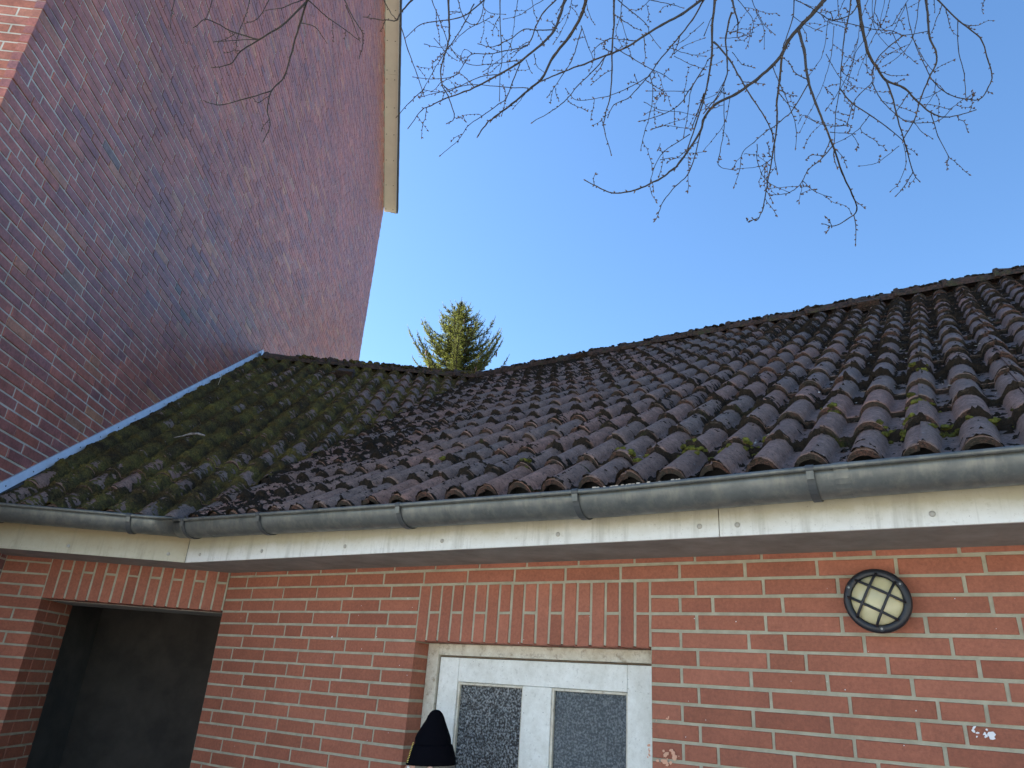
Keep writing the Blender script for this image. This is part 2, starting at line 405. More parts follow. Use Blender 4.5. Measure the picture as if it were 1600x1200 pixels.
# brick lists: (origin corner on face, axis along, axis up, axis inwards, length, height, depth)
bricks_a = []
def add_brick(lst, o, ax, az, ay, L, H, D): lst.append((o, ax, az, ay, L, H, D))
def row_spans(x0, x1, joints):
    js = sorted([j for j in joints if x0 + 0.03 < j < x1 - 0.03])
    e = [x0 - J / 2] + js + [x1 + J / 2]
    return [(a + J / 2, b - J / 2) for a, b in zip(e[:-1], e[1:])]
JL, JR = -1.255, -0.12            # door opening
A_END = 4.6
KBOT = 37
special = {2: [0.0, 0.125], 10: [0.0, 0.125], 6: [0.0]}
for k in range(-1, KBOT):
    zt = Z0 - k * PB - J / 2; zb = zt - (PB - J)
    even = (k % 2 == 0)
    r = random.Random(k * 13 + 5)
    # right part joints
    ph = 0.0 if even else 0.0625
    js = []; u = ph if not (1 <= k < 200) else ph
    if k in special: js += special[k]; u = special[k][-1] + 0.25
    hb = r.choice([2, 3, 4, 5, 99])
    i = 0
    while u < A_END:
        js.append(u); i += 1
        u += 0.125 if (i == hb and k % 3 != 0) else 0.25
    # left part joints
    jl = []; u = JL - 0.245 if even else JL - 0.1825
    hb = r.choice([1, 2, 3, 4, 99]); i = 0
    while u > K[0]:
        jl.append(u); i += 1
        u -= 0.125 if (i == hb and k % 4 in (0, 3)) else 0.25
    if k <= 0:      # continuous courses over the lintel
        spans = row_spans(K[0] + 0.004, A_END, [j for j in js] + [JR - 0.005 + (-0.12 if even else -0.06) - 0.25 * q for q in range(0, 10)])
    else:
        spans = row_spans(JR + 0.005, A_END, js) + row_spans(K[0] + 0.004, JL - (0.0 if k >= 5 else 0.008), jl)
    for a, b in spans:
        add_brick(bricks_a, np.array([a, 0, zb]), X, UP, Y, b - a, zt - zb, 0.108)
# soldier course over the door
n = 18; w = (JR - JL + 0.004) / n
ztop = Z0 - PB - J / 2; zbot = Z0 - 5 * PB
for i in range(n):
    a = JL + 0.002 + i * w; b = a + w - J
    if i % 2 == 0: add_brick(bricks_a, np.array([a, 0, zbot]), X, UP, Y, b - a, ztop - zbot, 0.1)
    else:
        mid = (ztop + zbot) / 2 + 0.003
        add_brick(bricks_a, np.array([a, 0, zbot]), X, UP, Y, b - a, mid - J / 2 - zbot, 0.1)
        add_brick(bricks_a, np.array([a, 0, mid + J / 2]), X, UP, Y, b - a, ztop - mid - J / 2, 0.1)
# side wing wall
SW = -1.242                       # where the tall wall stands
OL, OR = -0.985, -0.010           # opening in the side wing
zl = Z0 - 3 * PB                  # its lintel
for k in range(-1, KBOT):
    zt = Z0 - k * PB - J / 2; zb = zt - (PB - J)
    x1 = OL if k >= 3 else OL - 0.008
    js = [OL - 0.128] if k % 2 == 0 else []
    for a, b in row_spans(SW + 0.004, x1, js):
        add_brick(bricks_a, K + Bd * a + UP * zb, Bd, UP, Cd, b - a, zt - zb, 0.1)
    if k >= 3:                    # reveal of the opening
        js = [0.245] if k % 2 == 0 else [0.12, 0.30]
        for a, b in row_spans(0.106, 0.365, [q for q in js]):
            add_brick(bricks_a, K + Bd * (OL) + Cd * a + UP * zb, Cd, UP, -Bd, b - a, zt - zb, 0.1)
n = 16; w = (OR - OL + 0.012) / n; ztop = Z0 + PB - J / 2; zbot = zl
for i in range(n):
    a = OL + i * w; b = a + w - J
    if i % 2 == 0: add_brick(bricks_a, K + Bd * a + UP * zbot, Bd, UP, Cd, b - a, ztop - zbot, 0.1)
    else:
        mid = (ztop + zbot) / 2 + 0.03
        add_brick(bricks_a, K + Bd * a + UP * zbot, Bd, UP, Cd, b - a, mid - J / 2 - zbot, 0.1)
        add_brick(bricks_a, K + Bd * a + UP * (mid + J / 2), Bd, UP, Cd, b - a, ztop - mid - J / 2, 0.1)

def brick_mesh(L, H, D, seed):
    r = random.Random(seed); c = 0.0018
    V = []
    def q(): return r.uniform(-0.0012, 0.0012)
    for (y, ins) in ((D, 0), (c, 0), (0, c)):
        for x, z in ((ins, ins), (L - ins, ins), (L - ins, H - ins), (ins, H - ins)):
            V.append((x + (q() if y < D else 0), y + (q() * 0.6 if y < D else 0), z + (q() if y < D else 0)))
    F = []
    for a in (0, 4):
        for i in range(4):
            j = (i + 1) % 4
            F.append((a + i, a + j, a + 4 + j, a + 4 + i))
    F.append((8, 9, 10, 11))
    return V, F
brick_cache = {}
def emit_bricks(lst, parent, material, limit, jitter=0.0012, simple_far=True):
    """the `limit` bricks that show largest become parts, the others one joined part"""
    inv = inv_of(parent)
    sc = []
    for i, (o, ax, az, ay, L, H, D) in enumerate(lst):
        c = o + ax * L / 2 + az * H / 2
        if not in_frame(c, 20) or (c - CAMP) @ ay < 0: sc.append((0, i)); continue
        P = [project(o)[:2], project(o + ax * L)[:2], project(o + ax * L + az * H)[:2], project(o + az * H)[:2]]
        A = abs(sum(P[k][0] * P[(k + 1) % 4][1] - P[(k + 1) % 4][0] * P[k][1] for k in range(4))) / 2
        sc.append((A, i))
    sc.sort(reverse=True)
    chosen = {i for A, i in sc[:limit] if A > 0}
    rest = MB()
    for i, (o, ax, az, ay, L, H, D) in enumerate(lst):
        r = random.Random(i * 7 + 1)
        oo = o + ay * r.uniform(-jitter, jitter * 0.4) + az * r.uniform(-0.0008, 0.0008)
        rot = r.uniform(-0.004, 0.004)
        ax2 = ax * math.cos(rot) + az * math.sin(rot); az2 = az * math.cos(rot) - ax * math.sin(rot)
        if i in chosen:
            key = (round(L, 3), round(H, 3), D, r.randrange(3))
            if key not in brick_cache:
                V, F = brick_mesh(L, H, D, hash(key) & 0xffff)
                brick_cache[key] = (mesh_of('brick', V, F), material)
                brick_cache[key][0].materials.append(material)
            me = brick_cache[key][0] if brick_cache[key][1] is material else None
            if me is None:
                me = brick_cache[key][0].copy(); me.materials.clear(); me.materials.append(material)
            ob = bpy.data.objects.new('brick', me); COL.objects.link(ob)
            mw = Matrix.Identity(4)
            for q in range(3):
                mw[q][0] = ax2[q]; mw[q][1] = ay[q]; mw[q][2] = az2[q]; mw[q][3] = oo[q]
            ob.parent = parent; ob.matrix_parent_inverse = inv; ob.matrix_basis = mw
        else:
            rest.box(oo, ax2, ay, az2, (0, 0, 0), (L, min(D, 0.1), H), skip=('+y',), r=r.random())
    ro = rest.build('bricks_beyond', material, None, 'stuff'); fast_parent(ro, parent, inv)
    return len(chosen)

wall_main = MB()
e = 0.0032                                   # joints sit back from the brick faces
wall_main.box(np.zeros(3), X, Y, UP, (K[0] + 0.0012, e, 0), (JL - e, 0.30, Z0 + 0.35), r=.1)
wall_main.box(np.zeros(3), X, Y, UP, (JR + e, e, 0), (A_END, 0.30, Z0 + 0.35), r=.1)
wall_main.box(np.zeros(3), X, Y, UP, (JL - e, e, Z0 - 5 * PB + 0.005), (JR + e, 0.30, Z0 + 0.352), r=.1)
wo = part(wall_main, 'wall', M['mortar'], annex, AINV)
WINV = inv_of(wo)
wall_side = MB()
wall_side.box(K, Bd, Cd, UP, (SW, e, 0), (OL - e, 0.365, Z0 + 0.35), r=.1)
wall_side.box(K, Bd, Cd, UP, (OL - e, e, zl + 0.005), (0.0, 0.365, Z0 + 0.352), r=.1)
ws = part(wall_side, 'wall', M['mortar'], annex, AINV)
ws['label'] = 'wall of the side wing with the dark opening'
na = emit_bricks(bricks_a, wo, M['brick_red'], 300)
# lintel board and dark passage behind the opening
mb = MB()
mb.box(K, Bd, Cd, UP, (OL - 0.0, 0.101, zl - 0.004), (OR + 0.02, 0.364, zl + 0.004))
part(mb, 'lintel', M['soffit'], ws, inv_of(ws))
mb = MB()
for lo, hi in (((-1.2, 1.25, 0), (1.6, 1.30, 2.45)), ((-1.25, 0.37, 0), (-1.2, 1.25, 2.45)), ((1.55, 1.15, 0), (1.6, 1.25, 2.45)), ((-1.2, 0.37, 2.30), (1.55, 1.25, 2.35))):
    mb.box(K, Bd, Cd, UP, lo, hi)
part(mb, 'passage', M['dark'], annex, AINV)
mb = MB()    # end, back walls of the annex
mb.box(np.zeros(3), X, Y, UP, (A_END - 0.02, 0.31, 0), (A_END, 7.2, 2.6))
mb.box(np.zeros(3), X, Y, UP, (-6.5, 7.2, 0), (A_END, 7.4, 2.6))
part(mb, 'rear_wall', M['brick_red'], annex, AINV)
# crack and paint remains on the wall
mb = MB()
pts = [(-2.02, -5.15), (-1.9, -5.08), (-1.7, -5.12), (-1.5, -5.07), (-1.38, -5.13), (-1.256, -5.1)]
for (x0, z0_), (x1, z1_) in zip(pts[:-1], pts[1:]):
    mb.add([np.array([x0, 0.0045, Z0 + z0_ * PB]), np.array([x1, 0.0045, Z0 + z1_ * PB]), np.array([x1, 0.0045, Z0 + z1_ * PB + 0.0025]), np.array([x0, 0.0045, Z0 + z0_ * PB + 0.0025])], [(0, 1, 2, 3)])
part(mb, 'crack', M['screw_dark'], wo, WINV)
def hitA(x, y, yy=0.0):
    d = pix(x, y, 1.0) - CAMP; tt = (yy - CAMP[1]) / d[1]; return CAMP + d * tt
def splash(name, mkey, centre, n, spread, size, seed):
    r = random.Random(seed); mb = MB()
    c = hitA(*centre)
    for i in range(n):
        p = c + np.array([r.gauss(0, spread[0]), -0.0035, r.gauss(0, spread[1])])
        kk = r.randint(5, 8); s = size * r.uniform(0.25, 1.0); el = r.uniform(0.5, 2.0); tl = r.uniform(-.7, .7)
        V = []
        for q in range(kk):
            an = 2 * math.pi * q / kk; rr = s * r.uniform(0.55, 1.2)
            dx, dz = rr * math.cos(an) * el, rr * math.sin(an)
            V.append(p + np.array([dx * math.cos(tl) - dz * math.sin(tl), 0, dx * math.sin(tl) + dz * math.cos(tl)]))
        V = [v - np.array([0, 0.00025 * i, 0]) for v in V]
        mb.add(V, [tuple(range(kk))])
    return part(mb, name, M[mkey], wo, WINV)
splash('paint_mark', 'paintmark_w', (1533, 1147), 12, (0.012, 0.009), 0.008, 1)
splash('paint_mark', 'paintmark_s', (1048, 1178), 14, (0.013, 0.007), 0.009, 2)
splash('paint_mark', 'paintmark_s', (1040, 1192), 9, (0.02, 0.003), 0.007, 3)
splash('paint_mark', 'paintmark_s', (1015, 1178), 6, (0.003, 0.012), 0.006, 4)
splash('paint_mark', 'paintmark_s', (1045, 1121), 3, (0.003, 0.004), 0.005, 5)
splash('paint_mark', 'paintmark_s', (1025, 1124), 2, (0.003, 0.003), 0.004, 6)
splash('paint_mark', 'paintmark_w', (519, 996), 2, (0.002, 0.004), 0.006, 7)
# small specks of paint and cobweb all over the wall
mb = MB(); r = random.Random(3)
for i in range(90):
    c = np.array([r.uniform(-2.5, 1.4), -0.003, Z0 - r.uniform(0.1, 0.95)])
    if JL - 0.01 < c[0] < JR + 0.01 and c[2] < Z0 - 5 * PB: continue
    s = r.uniform(0.0008, 0.0022)
    mb.add([c + np.array([s * math.cos(q) * r.uniform(.6, 1.6), 0, s * math.sin(q)]) for q in (0, 1.3, 2.6, 3.9, 5.1)], [(0, 1, 2, 3, 4)])
part(mb, 'paint_specks', M['paintmark_w'], wo, WINV, 'stuff')

# ------------------------------------------------------------------ door
bpy.context.view_layer.update()
door = bpy.data.objects.new('door', None); COL.objects.link(door); door.location = (-0.69, 0.12, 0)
fast_parent(door, annex, AINV)
DINV = inv_of(door)
def wbox(name, mkey, lo, hi, parent=None, inv=None, bev=0.002):
    bm = bmesh.new(); bmesh.ops.create_cube(bm, size=1.0)
    for v in bm.verts:
        v.co = Vector([(lo[i] + hi[i]) / 2 + v.co[i] * (hi[i] - lo[i]) for i in range(3)])
    if bev: bmesh.ops.bevel(bm, geom=bm.edges[:], offset=bev, segments=1, affect='EDGES')
    me = bpy.data.meshes.new(name); bm.to_mesh(me); bm.free()
    o = link(name, me, M[mkey]); fast_parent(o, parent or door, inv or DINV); return o
zt = Z0 - 5 * PB
wbox('frame', 'frame', (JL + 0.001, 0.10, 0.02), (-1.192, 0.17, zt - 0.001))
wbox('frame', 'frame', (-1.1915, 0.10, zt - 0.050), (-0.1505, 0.17, zt - 0.001))
wbox('frame', 'frame', (-0.150, 0.10, 0.02), (JR - 0.001, 0.17, zt - 0.001))
wbox('seal', 'rust_seal', (-1.1915, 0.118, 0.02), (-1.186, 0.15, zt - 0.052), bev=0)
wbox('seal', 'rust_seal', (-1.186, 0.1185, zt - 0.0565), (-0.151, 0.15, zt - 0.0515), bev=0)
ys, ye = 0.112, 0.158
zs = zt - 0.058
g0, g1, g2, g3 = -1.079, -0.739, -0.600, -0.262
gt = Z0 - 0.471
wbox('stile', 'white', (-1.1855, ys, 0.03), (g0 - 0.001, ye, zs))
wbox('stile', 'white', (g3 + 0.001, ys, 0.03), (-0.1515, ye, zs))
wbox('rail', 'white', (g0, ys + 0.0006, gt), (g3, ye, zs - 0.0005))
wbox('mullion', 'white', (g1, ys + 0.001, 1.02), (g2, ye, gt - 0.001))
wbox('rail', 'white', (g0, ys, 0.88), (g3, ye, 1.019))
wbox('lower_panel', 'white', (g0, ys + 0.014, 0.16), (g3, ye - 0.01, 0.879))
wbox('rail', 'white', (g0, ys, 0.03), (g3, ye, 0.159))
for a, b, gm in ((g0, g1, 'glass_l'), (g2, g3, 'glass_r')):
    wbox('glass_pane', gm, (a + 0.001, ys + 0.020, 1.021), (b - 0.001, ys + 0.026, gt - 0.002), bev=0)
    bw = 0.011
    wbox('glazing_bead', 'frame', (a + 0.0005, ys + 0.006, 1.0205), (a + bw, ys + 0.019, gt - 0.0015), bev=0.001)
    wbox('glazing_bead', 'frame', (b - 0.006, ys + 0.006, 1.0205), (b - 0.0005, ys + 0.019, gt - 0.0015), bev=0.001)
    wbox('glazing_bead', 'frame', (a + bw, ys + 0.006, gt - bw), (b - 0.006, ys + 0.019, gt - 0.0015), bev=0.001)
hb = MB(); hb.tube([(-0.22, 0.10, 1.05), (-0.22, 0.06, 1.05), (-0.33, 0.055, 1.05)], [0.009, 0.009, 0.008], 8)
hb.box(np.zeros(3), X, Y, UP, (-0.24, 0.105, 0.93), (-0.20, 0.1115, 1.12))
part(hb, 'handle', M['screw'], door, DINV)
# backing board behind the glass so the room stays dark
wbox('inner_panel', 'underlay_shade', (g0, ye + 0.03, 0.05), (g3, ye + 0.035, zs), bev=0)

# ------------------------------------------------------------------ eaves: soffit, fascia, gutter follow one bent path
FA, FB = 0.335, 0.300
def eave(kind, t_, o):
    """point in plan on the eave path at offset o outward from the fascia face"""
    if kind == 'A': return np.array([t_, -FA - o, 0.0])
    if kind == 'B': return K + Bd * t_ - Cd * (FB + o)
    # mitre
    py = -(FA + o); px = ((FB + o) - (FA + o) * math.cos(TH)) / math.sin(TH)
    return np.array([K[0] + px, py, 0.0])
def sweep(profile, stations, name, mkey, parent, inv, closed=True, caps=True, smooth=False):
    """profile: list of (offset outward, dz); stations: (kind, t, z)"""
    V = []; F = []; n = len(profile)
    for kd, tt, z in stations:
        for o, dz in profile: V.append(eave(kd, tt, o) + UP * (z + dz))
    m_ = n if closed else n - 1
    for i in range(len(stations) - 1):
        for k in range(m_):
            k2 = (k + 1) % n
            F.append((i * n + k, (i + 1) * n + k, (i + 1) * n + k2, i * n + k2))
    if caps and closed:
        F.append(tuple(range(n))); F.append(tuple(len(V) - n + k for k in range(n))[::-1])
    me = mesh_of(name, V, F, smooth)
    bm = bmesh.new(); bm.from_mesh(me); bmesh.ops.recalc_face_normals(bm, faces=bm.faces[:]); bm.to_mesh(me); bm.free()
    if smooth: me.polygons.foreach_set('use_smooth', [True] * len(me.polygons))
    o = link(name, me, M[mkey]); fast_parent(o, parent, inv); return o
ZS = Z0 + 0.022
# soffit
sof = MB()
sof.box(np.zeros(3), X, Y, UP, (-2.62, -FA + 0.013, ZS + 0.001), (A_END, 0.02, ZS + 0.014))
part(sof, 'soffit', M['soffit'], annex, AINV)
sof = MB()
mi = eave('M', 0, -0.013)
P = [eave('B', SW, -0.013), mi, np.array([-2.60, 0.0, 0]), K + Cd * 0.02, K + Bd * SW + Cd * 0.02]
V = [p + UP * (ZS + 0.0025) for p in P] + [p + UP * (ZS + 0.014) for p in P]
sof.add(V, [(4, 3, 2, 1, 0), (5, 6, 7, 8, 9), (0, 1, 6, 5)])
part(sof, 'soffit', M['soffit'], annex, AINV)
fp = [(0.0, 0.0), (0.0, 0.152), (-0.012, 0.152), (-0.012, 0.0)]
fb = sweep(fp, [('B', SW, ZS), ('M', 0, ZS)], 'fascia', 'fascia_b', annex, AINV)
fb['label'] = 'yellowed fascia board of the side wing'
fm = eave('M', 0, 0)
# main boards start 2 mm beyond the mitre
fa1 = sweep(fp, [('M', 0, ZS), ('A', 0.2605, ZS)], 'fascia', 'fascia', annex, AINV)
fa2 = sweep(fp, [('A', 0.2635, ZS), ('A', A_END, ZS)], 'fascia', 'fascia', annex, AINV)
mb = MB(); 
ms = eave('M', 0, 0.0004)
mb.box(ms, X, Y, UP, (-0.0012, -0.0008, ZS + 0.0), (0.0012, 0.004, ZS + 0.12)); part(mb, 'seam', M['screw_dark'], fa1, inv_of(fa1))
def rivet(p, nrm, parent, rad=0.0092, mkey='rivet', name='rivet', hgt=0.0055):
    nrm = np.asarray(nrm, float); a = np.cross(nrm, UP); a /= np.linalg.norm(a); b = np.cross(nrm, a)
    V = [p]; F = []; nn = 12
    rings = ((1.0, 0.0), (0.95, 0.5), (0.6, 0.9))
    V = []
    for rr, h in rings:
        for k in range(nn):
            an = 2 * math.pi * k / nn; V.append(p + (a * math.cos(an) + b * math.sin(an)) * rad * rr + nrm * hgt * h)
    V.append(p + nrm * hgt)
    for i in range(2):
        for k in range(nn):
            k2 = (k + 1) % nn; F.append((i * nn + k, i * nn + k2, (i + 1) * nn + k2, (i + 1) * nn + k))
    for k in range(nn): F.append((2 * nn + k, 2 * nn + (k + 1) % nn, 3 * nn))
    me = mesh_of(name, V, F, True); o = link(name, me, M[mkey]); fast_parent(o, parent, inv_of(parent)); return o
for x in (-2.49, -2.01, -1.452, -0.901, -0.353, 0.195): rivet(np.array([x, -FA, Z0 + 0.060]), -Y, fa1)
for x in (0.323, 0.892, 1.44, 1.99): rivet(np.array([x, -FA, Z0 + 0.058]), -Y, fa2)
for s in (-0.774, -0.253): rivet(eave('B', s, 0) + UP * (Z0 + 0.06), -Cd, fb)

# gutter
GR = 0.073
def gprof():
    pr = []
    for k in range(15):
        an = math.pi * k / 14
        pr.append((0.010 + GR + GR * math.cos(an), -GR * math.sin(an)))
    pr2 = []
    for k in range(15):
        an = math.pi * (14 - k) / 14
        pr2.append((0.010 + GR + (GR - 0.002) * math.cos(an), -(GR - 0.002) * math.sin(an) + (0.0)))
    return pr + pr2
def rimz(kd, tt):
    if kd == 'B': return Z0 + 0.214 + (-0.4 - tt) * 0.004
    xs = [-2.5, -1.9, -1.0, -0.4, -0.1, 0.3, 0.65, 1.15, 4.6]; zs_ = [0.204, 0.195, 0.178, 0.1705, 0.166, 0.171, 0.176, 0.179, 0.186]
    return Z0 + float(np.interp(tt, xs, zs_))
stat = [('B', s, rimz('B', s)) for s in np.linspace(SW + 0.004, -0.2, 9)] + [('M', 0, Z0 + 0.208)] + [('A', x, rimz('A', x)) for x in np.concatenate([np.linspace(-2.45, 2.0, 50), [A_END]])]
gut = sweep(gprof(), stat, 'gutter', 'zinc', annex, AINV, smooth=True)
GINV = inv_of(gut)
# rolled front rim
rp = [(0.010 + 2 * GR + 0.006 + 0.0085 * math.cos(a), 0.0035 + 0.0085 * math.sin(a)) for a in np.linspace(0, 2 * math.pi, 11)[:-1]]
sweep(rp, stat, 'rim', 'zinc', gut, GINV, smooth=True)
# sheet overlaps (short sleeves, 1.5 mm proud)
def sleeve(kd, t0, t1, name='joint_sleeve'):
    pr = [(0.010 + GR + (GR + 0.0015) * math.cos(an), -(GR + 0.0015) * math.sin(an)) for an in np.linspace(0, math.pi, 15)]
    pr += [(0.010 + GR + (GR + 0.0002) * math.cos(an), -(GR + 0.0002) * math.sin(an)) for an in np.linspace(math.pi, 0, 15)]
    sweep(pr, [(kd, t0, rimz(kd, t0)), (kd, t1, rimz(kd, t1))], name, 'zinc', gut, GINV, smooth=False)
    rp2 = [(0.010 + 2 * GR + 0.006 + 0.0098 * math.cos(a), 0.0035 + 0.0098 * math.sin(a)) for a in np.linspace(0, 2 * math.pi, 11)[:-1]]
    sweep(rp2, [(kd, t0, rimz(kd, t0)), (kd, t1, rimz(kd, t1))], name, 'zinc', gut, GINV, smooth=False)
sleeve('A', -2.31, -2.29); sleeve('A', 0.66, 0.70); 
def bracket(kd, tt):
    w = 0.012
    out = [(0.010 + GR + (GR + 0.006) * math.cos(an), -(GR + 0.006) * math.sin(an)) for an in np.linspace(0, math.pi, 17)]
    inn = [(0.010 + GR + (GR + 0.0012) * math.cos(an), -(GR + 0.0012) * math.sin(an)) for an in np.linspace(math.pi, 0, 17)]
    b = sweep(out + inn, [(kd, tt - w, rimz(kd, tt)), (kd, tt + w, rimz(kd, tt))], 'bracket', 'bracket', gut, GINV)
    rp2 = [(0.010 + 2 * GR + 0.006 + 0.0115 * math.cos(a), 0.0035 + 0.0115 * math.sin(a)) for a in np.linspace(0, 2 * math.pi, 11)[:-1]]
    sweep(rp2, [(kd, tt - w, rimz(kd, tt)), (kd, tt + w, rimz(kd, tt))], 'bracket_clip', 'bracket', gut, GINV)
    lip = [(0.010 + 2 * GR + 0.0055, -0.030), (0.010 + 2 * GR + 0.0085, -0.030), (0.010 + 2 * GR + 0.0135, 0.0), (0.010 + 2 * GR + 0.0105, 0.0)]
    sweep(lip, [(kd, tt - w * 0.9, rimz(kd, tt)), (kd, tt + w * 0.9, rimz(kd, tt))], 'bracket_tab', 'zinc', gut, GINV)
for x in (-2.465, -1.884, -1.022, -0.201, 0.594, 1.40, 2.2): bracket('A', x)
for s in (-1.123, -0.437): bracket('B', s)
mb = MB(); c = eave('A', -0.20, 0.010 + 2 * GR + 0.004)      # bit of dirt lying on the rim
gl = MB(); r = random.Random(5)
for k in range(26):
    x = r.gauss(-0.02, 0.09); p = eave('A', x, 0.010 + 2 * GR + 0.006 + r.uniform(-.004, .004)) + UP * (rimz('A', x) + 0.0125)
    s = r.uniform(0.002, 0.006)
    gl.box(p, X, Y, UP, (-s, -s * .6, -0.002), (s, s * .6, s * .5))
part(gl, 'dirt_on_rim', M['litter'], gut, GINV, 'stuff')
# dark water-stained inside of the gutter is the zinc itself

# ------------------------------------------------------------------ roof slopes
ZE = Z0 + 0.180
RIDGE_Z = Z0 + 2.845
class Slope:
    def __init__(s, O, ex, eh, run, rise):
        s.O = O; s.ex = ex; L = math.hypot(run, rise)
        s.et = eh * (run / L) + UP * (rise / L); s.en = np.cross(s.ex, s.et); s.L = L; s.eh = eh
        if s.en[2] < 0: s.en = -s.en
    def P(s, x, t_, n_): return s.O + s.ex * x + s.et * t_ + s.en * n_
rise = RIDGE_Z - 0.055 - ZE
SA = Slope(np.array([0, -0.405, ZE]), X, Y, 3.55 + 0.405, rise)
SB = Slope(K - Cd * 0.37 + UP * ZE, Bd, Cd, 3.45 + 0.37, rise)
# valley in plan
def isect(p, d, q, e_):
    A_ = np.array([[d[0], -e_[0]], [d[1], -e_[1]]]); s_, _ = np.linalg.solve(A_, (q - p)[:2]); return p + d * s_
V0 = isect(SA.O, X, SB.O, Bd); V1 = isect(np.array([0, 3.55, 0]), X, K + Cd * 3.45, Bd)
vd = (V1 - V0)[:2]; vd = vd / np.linalg.norm(vd); vn = np.array([vd[1], -vd[0]])     # points to the right (main roof side)
def vside(p): return (p[0] - V0[0]) * vn[0] + (p[1] - V0[1]) * vn[1]
VN3 = np.array([vn[0], vn[1], 0.0])
EXP = 0.3165; TW = 0.305; NR = 15
ROFF = -0.024                               # phase of the tile columns on the main slope
HR = 0.053; HW = 0.053; THK = 0.017; TL = 0.375
def roll(x):
    """height of the rolled profile; x any array, pitch TW/2, crest at multiples of TW/2"""
    p = TW / 2
    d = np.abs(((x + p / 2) % p) - p / 2) / HW
    return HR * np.where(d < 1, np.power(np.clip(1 - d ** 2.1, 0, 1), 0.6), 0)
def tile_tilt(tt): return 0.023 * (1 - tt / EXP)
prof_x = []
for c0, lo, hi in ((0, 0, 1.02), (TW / 2, -1.02, 1.02), (TW, -1.02, 0)):
    for q in (-1.02, -0.93, -0.75, -0.5, -0.25, 0, 0.25, 0.5, 0.75, 0.93, 1.02):
        if lo <= q <= hi: prof_x.append(c0 + q * HW)
def tile_geo(seed, under=True):
    r = random.Random(seed); rows = [(-0.002, 0), (0.02, 0), (EXP * 0.6, 0), (TL, 0)]
    V = []; F = []; MI = []; n = len(prof_x)
    xs = np.array(prof_x); hs = roll(xs)
    lift = np.where(xs < 0.05, 0.004 * (1 - xs / 0.05), 0) - np.where(xs > TW - 0.02, 0.002, 0)
    jl = [r.uniform(-0.002, 0.002) for _ in xs]
    for i, (tt, _) in enumerate(rows):
        for k in range(n):
            dy = jl[k] if i == 0 else 0
            dn = -0.003 if i == 0 else 0
            V.append((xs[k], tt + dy, hs[k] + tile_tilt(tt) + lift[k] + dn))
    for i in range(len(rows) - 1):
        for k in range(n - 1):
            F.append((i * n + k, i * n + k + 1, (i + 1) * n + k + 1, (i + 1) * n + k)); MI.append(1 if i == 0 and False else 0)
    b = len(V)
    for k in range(n):     # lower edge of the lip
        th = THK + (0.004 if hs[k] < 0.004 else 0)
        V.append((xs[k], -0.002 + jl[k], max(hs[k] + tile_tilt(0) - th * 1.15, -0.005 if hs[k] < .004 else 0) + lift[k] - 0.003))
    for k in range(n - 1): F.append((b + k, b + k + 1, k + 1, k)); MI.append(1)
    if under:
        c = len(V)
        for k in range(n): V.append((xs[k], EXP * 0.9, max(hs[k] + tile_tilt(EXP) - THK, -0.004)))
        for k in range(n - 1): F.append((c + k, c + k + 1, b + k + 1, b + k)); MI.append(2)  # undersides coloured near-black for the shade inside the eave arches
        F.append((0, n, 2 * n, 3 * n)); MI.append(0)
    return V, F, MI
def make_tile_mesh(seed):
    V, F, MI = tile_geo(seed)
    me = mesh_of('roof_tile', V, F)
    me.materials.append(M['tile']); me.materials.append(M['lip']); me.materials.append(M['underlay_shade'])
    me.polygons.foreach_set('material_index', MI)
    sm = [mi == 0 for mi in MI]; me.polygons.foreach_set('use_smooth', sm)
    return me
tile_vars = [make_tile_mesh(s) for s in range(6)]
roofA = bpy.data.objects.new('roof', None); COL.objects.link(roofA); roofA.location = (-0.5, 1.5, 3.5); fast_parent(roofA, annex, AINV); roofA['label'] = 'larger roof slope of bare brown tiles'
roofB = bpy.data.objects.new('roof', None); COL.objects.link(roofB); roofB.location = (-3.5, 1.2, 3.5); fast_parent(roofB, annex, AINV); roofB['label'] = 'smaller moss-covered roof slope against the tall wall'
RA, RB = inv_of(roofA), inv_of(roofB)
def mat4(O, ex, ey, ez):
    mw = Matrix.Identity(4)
    for q in range(3): mw[q][0] = ex[q]; mw[q][1] = ey[q]; mw[q][2] = ez[q]; mw[q][3] = O[q]
    return mw
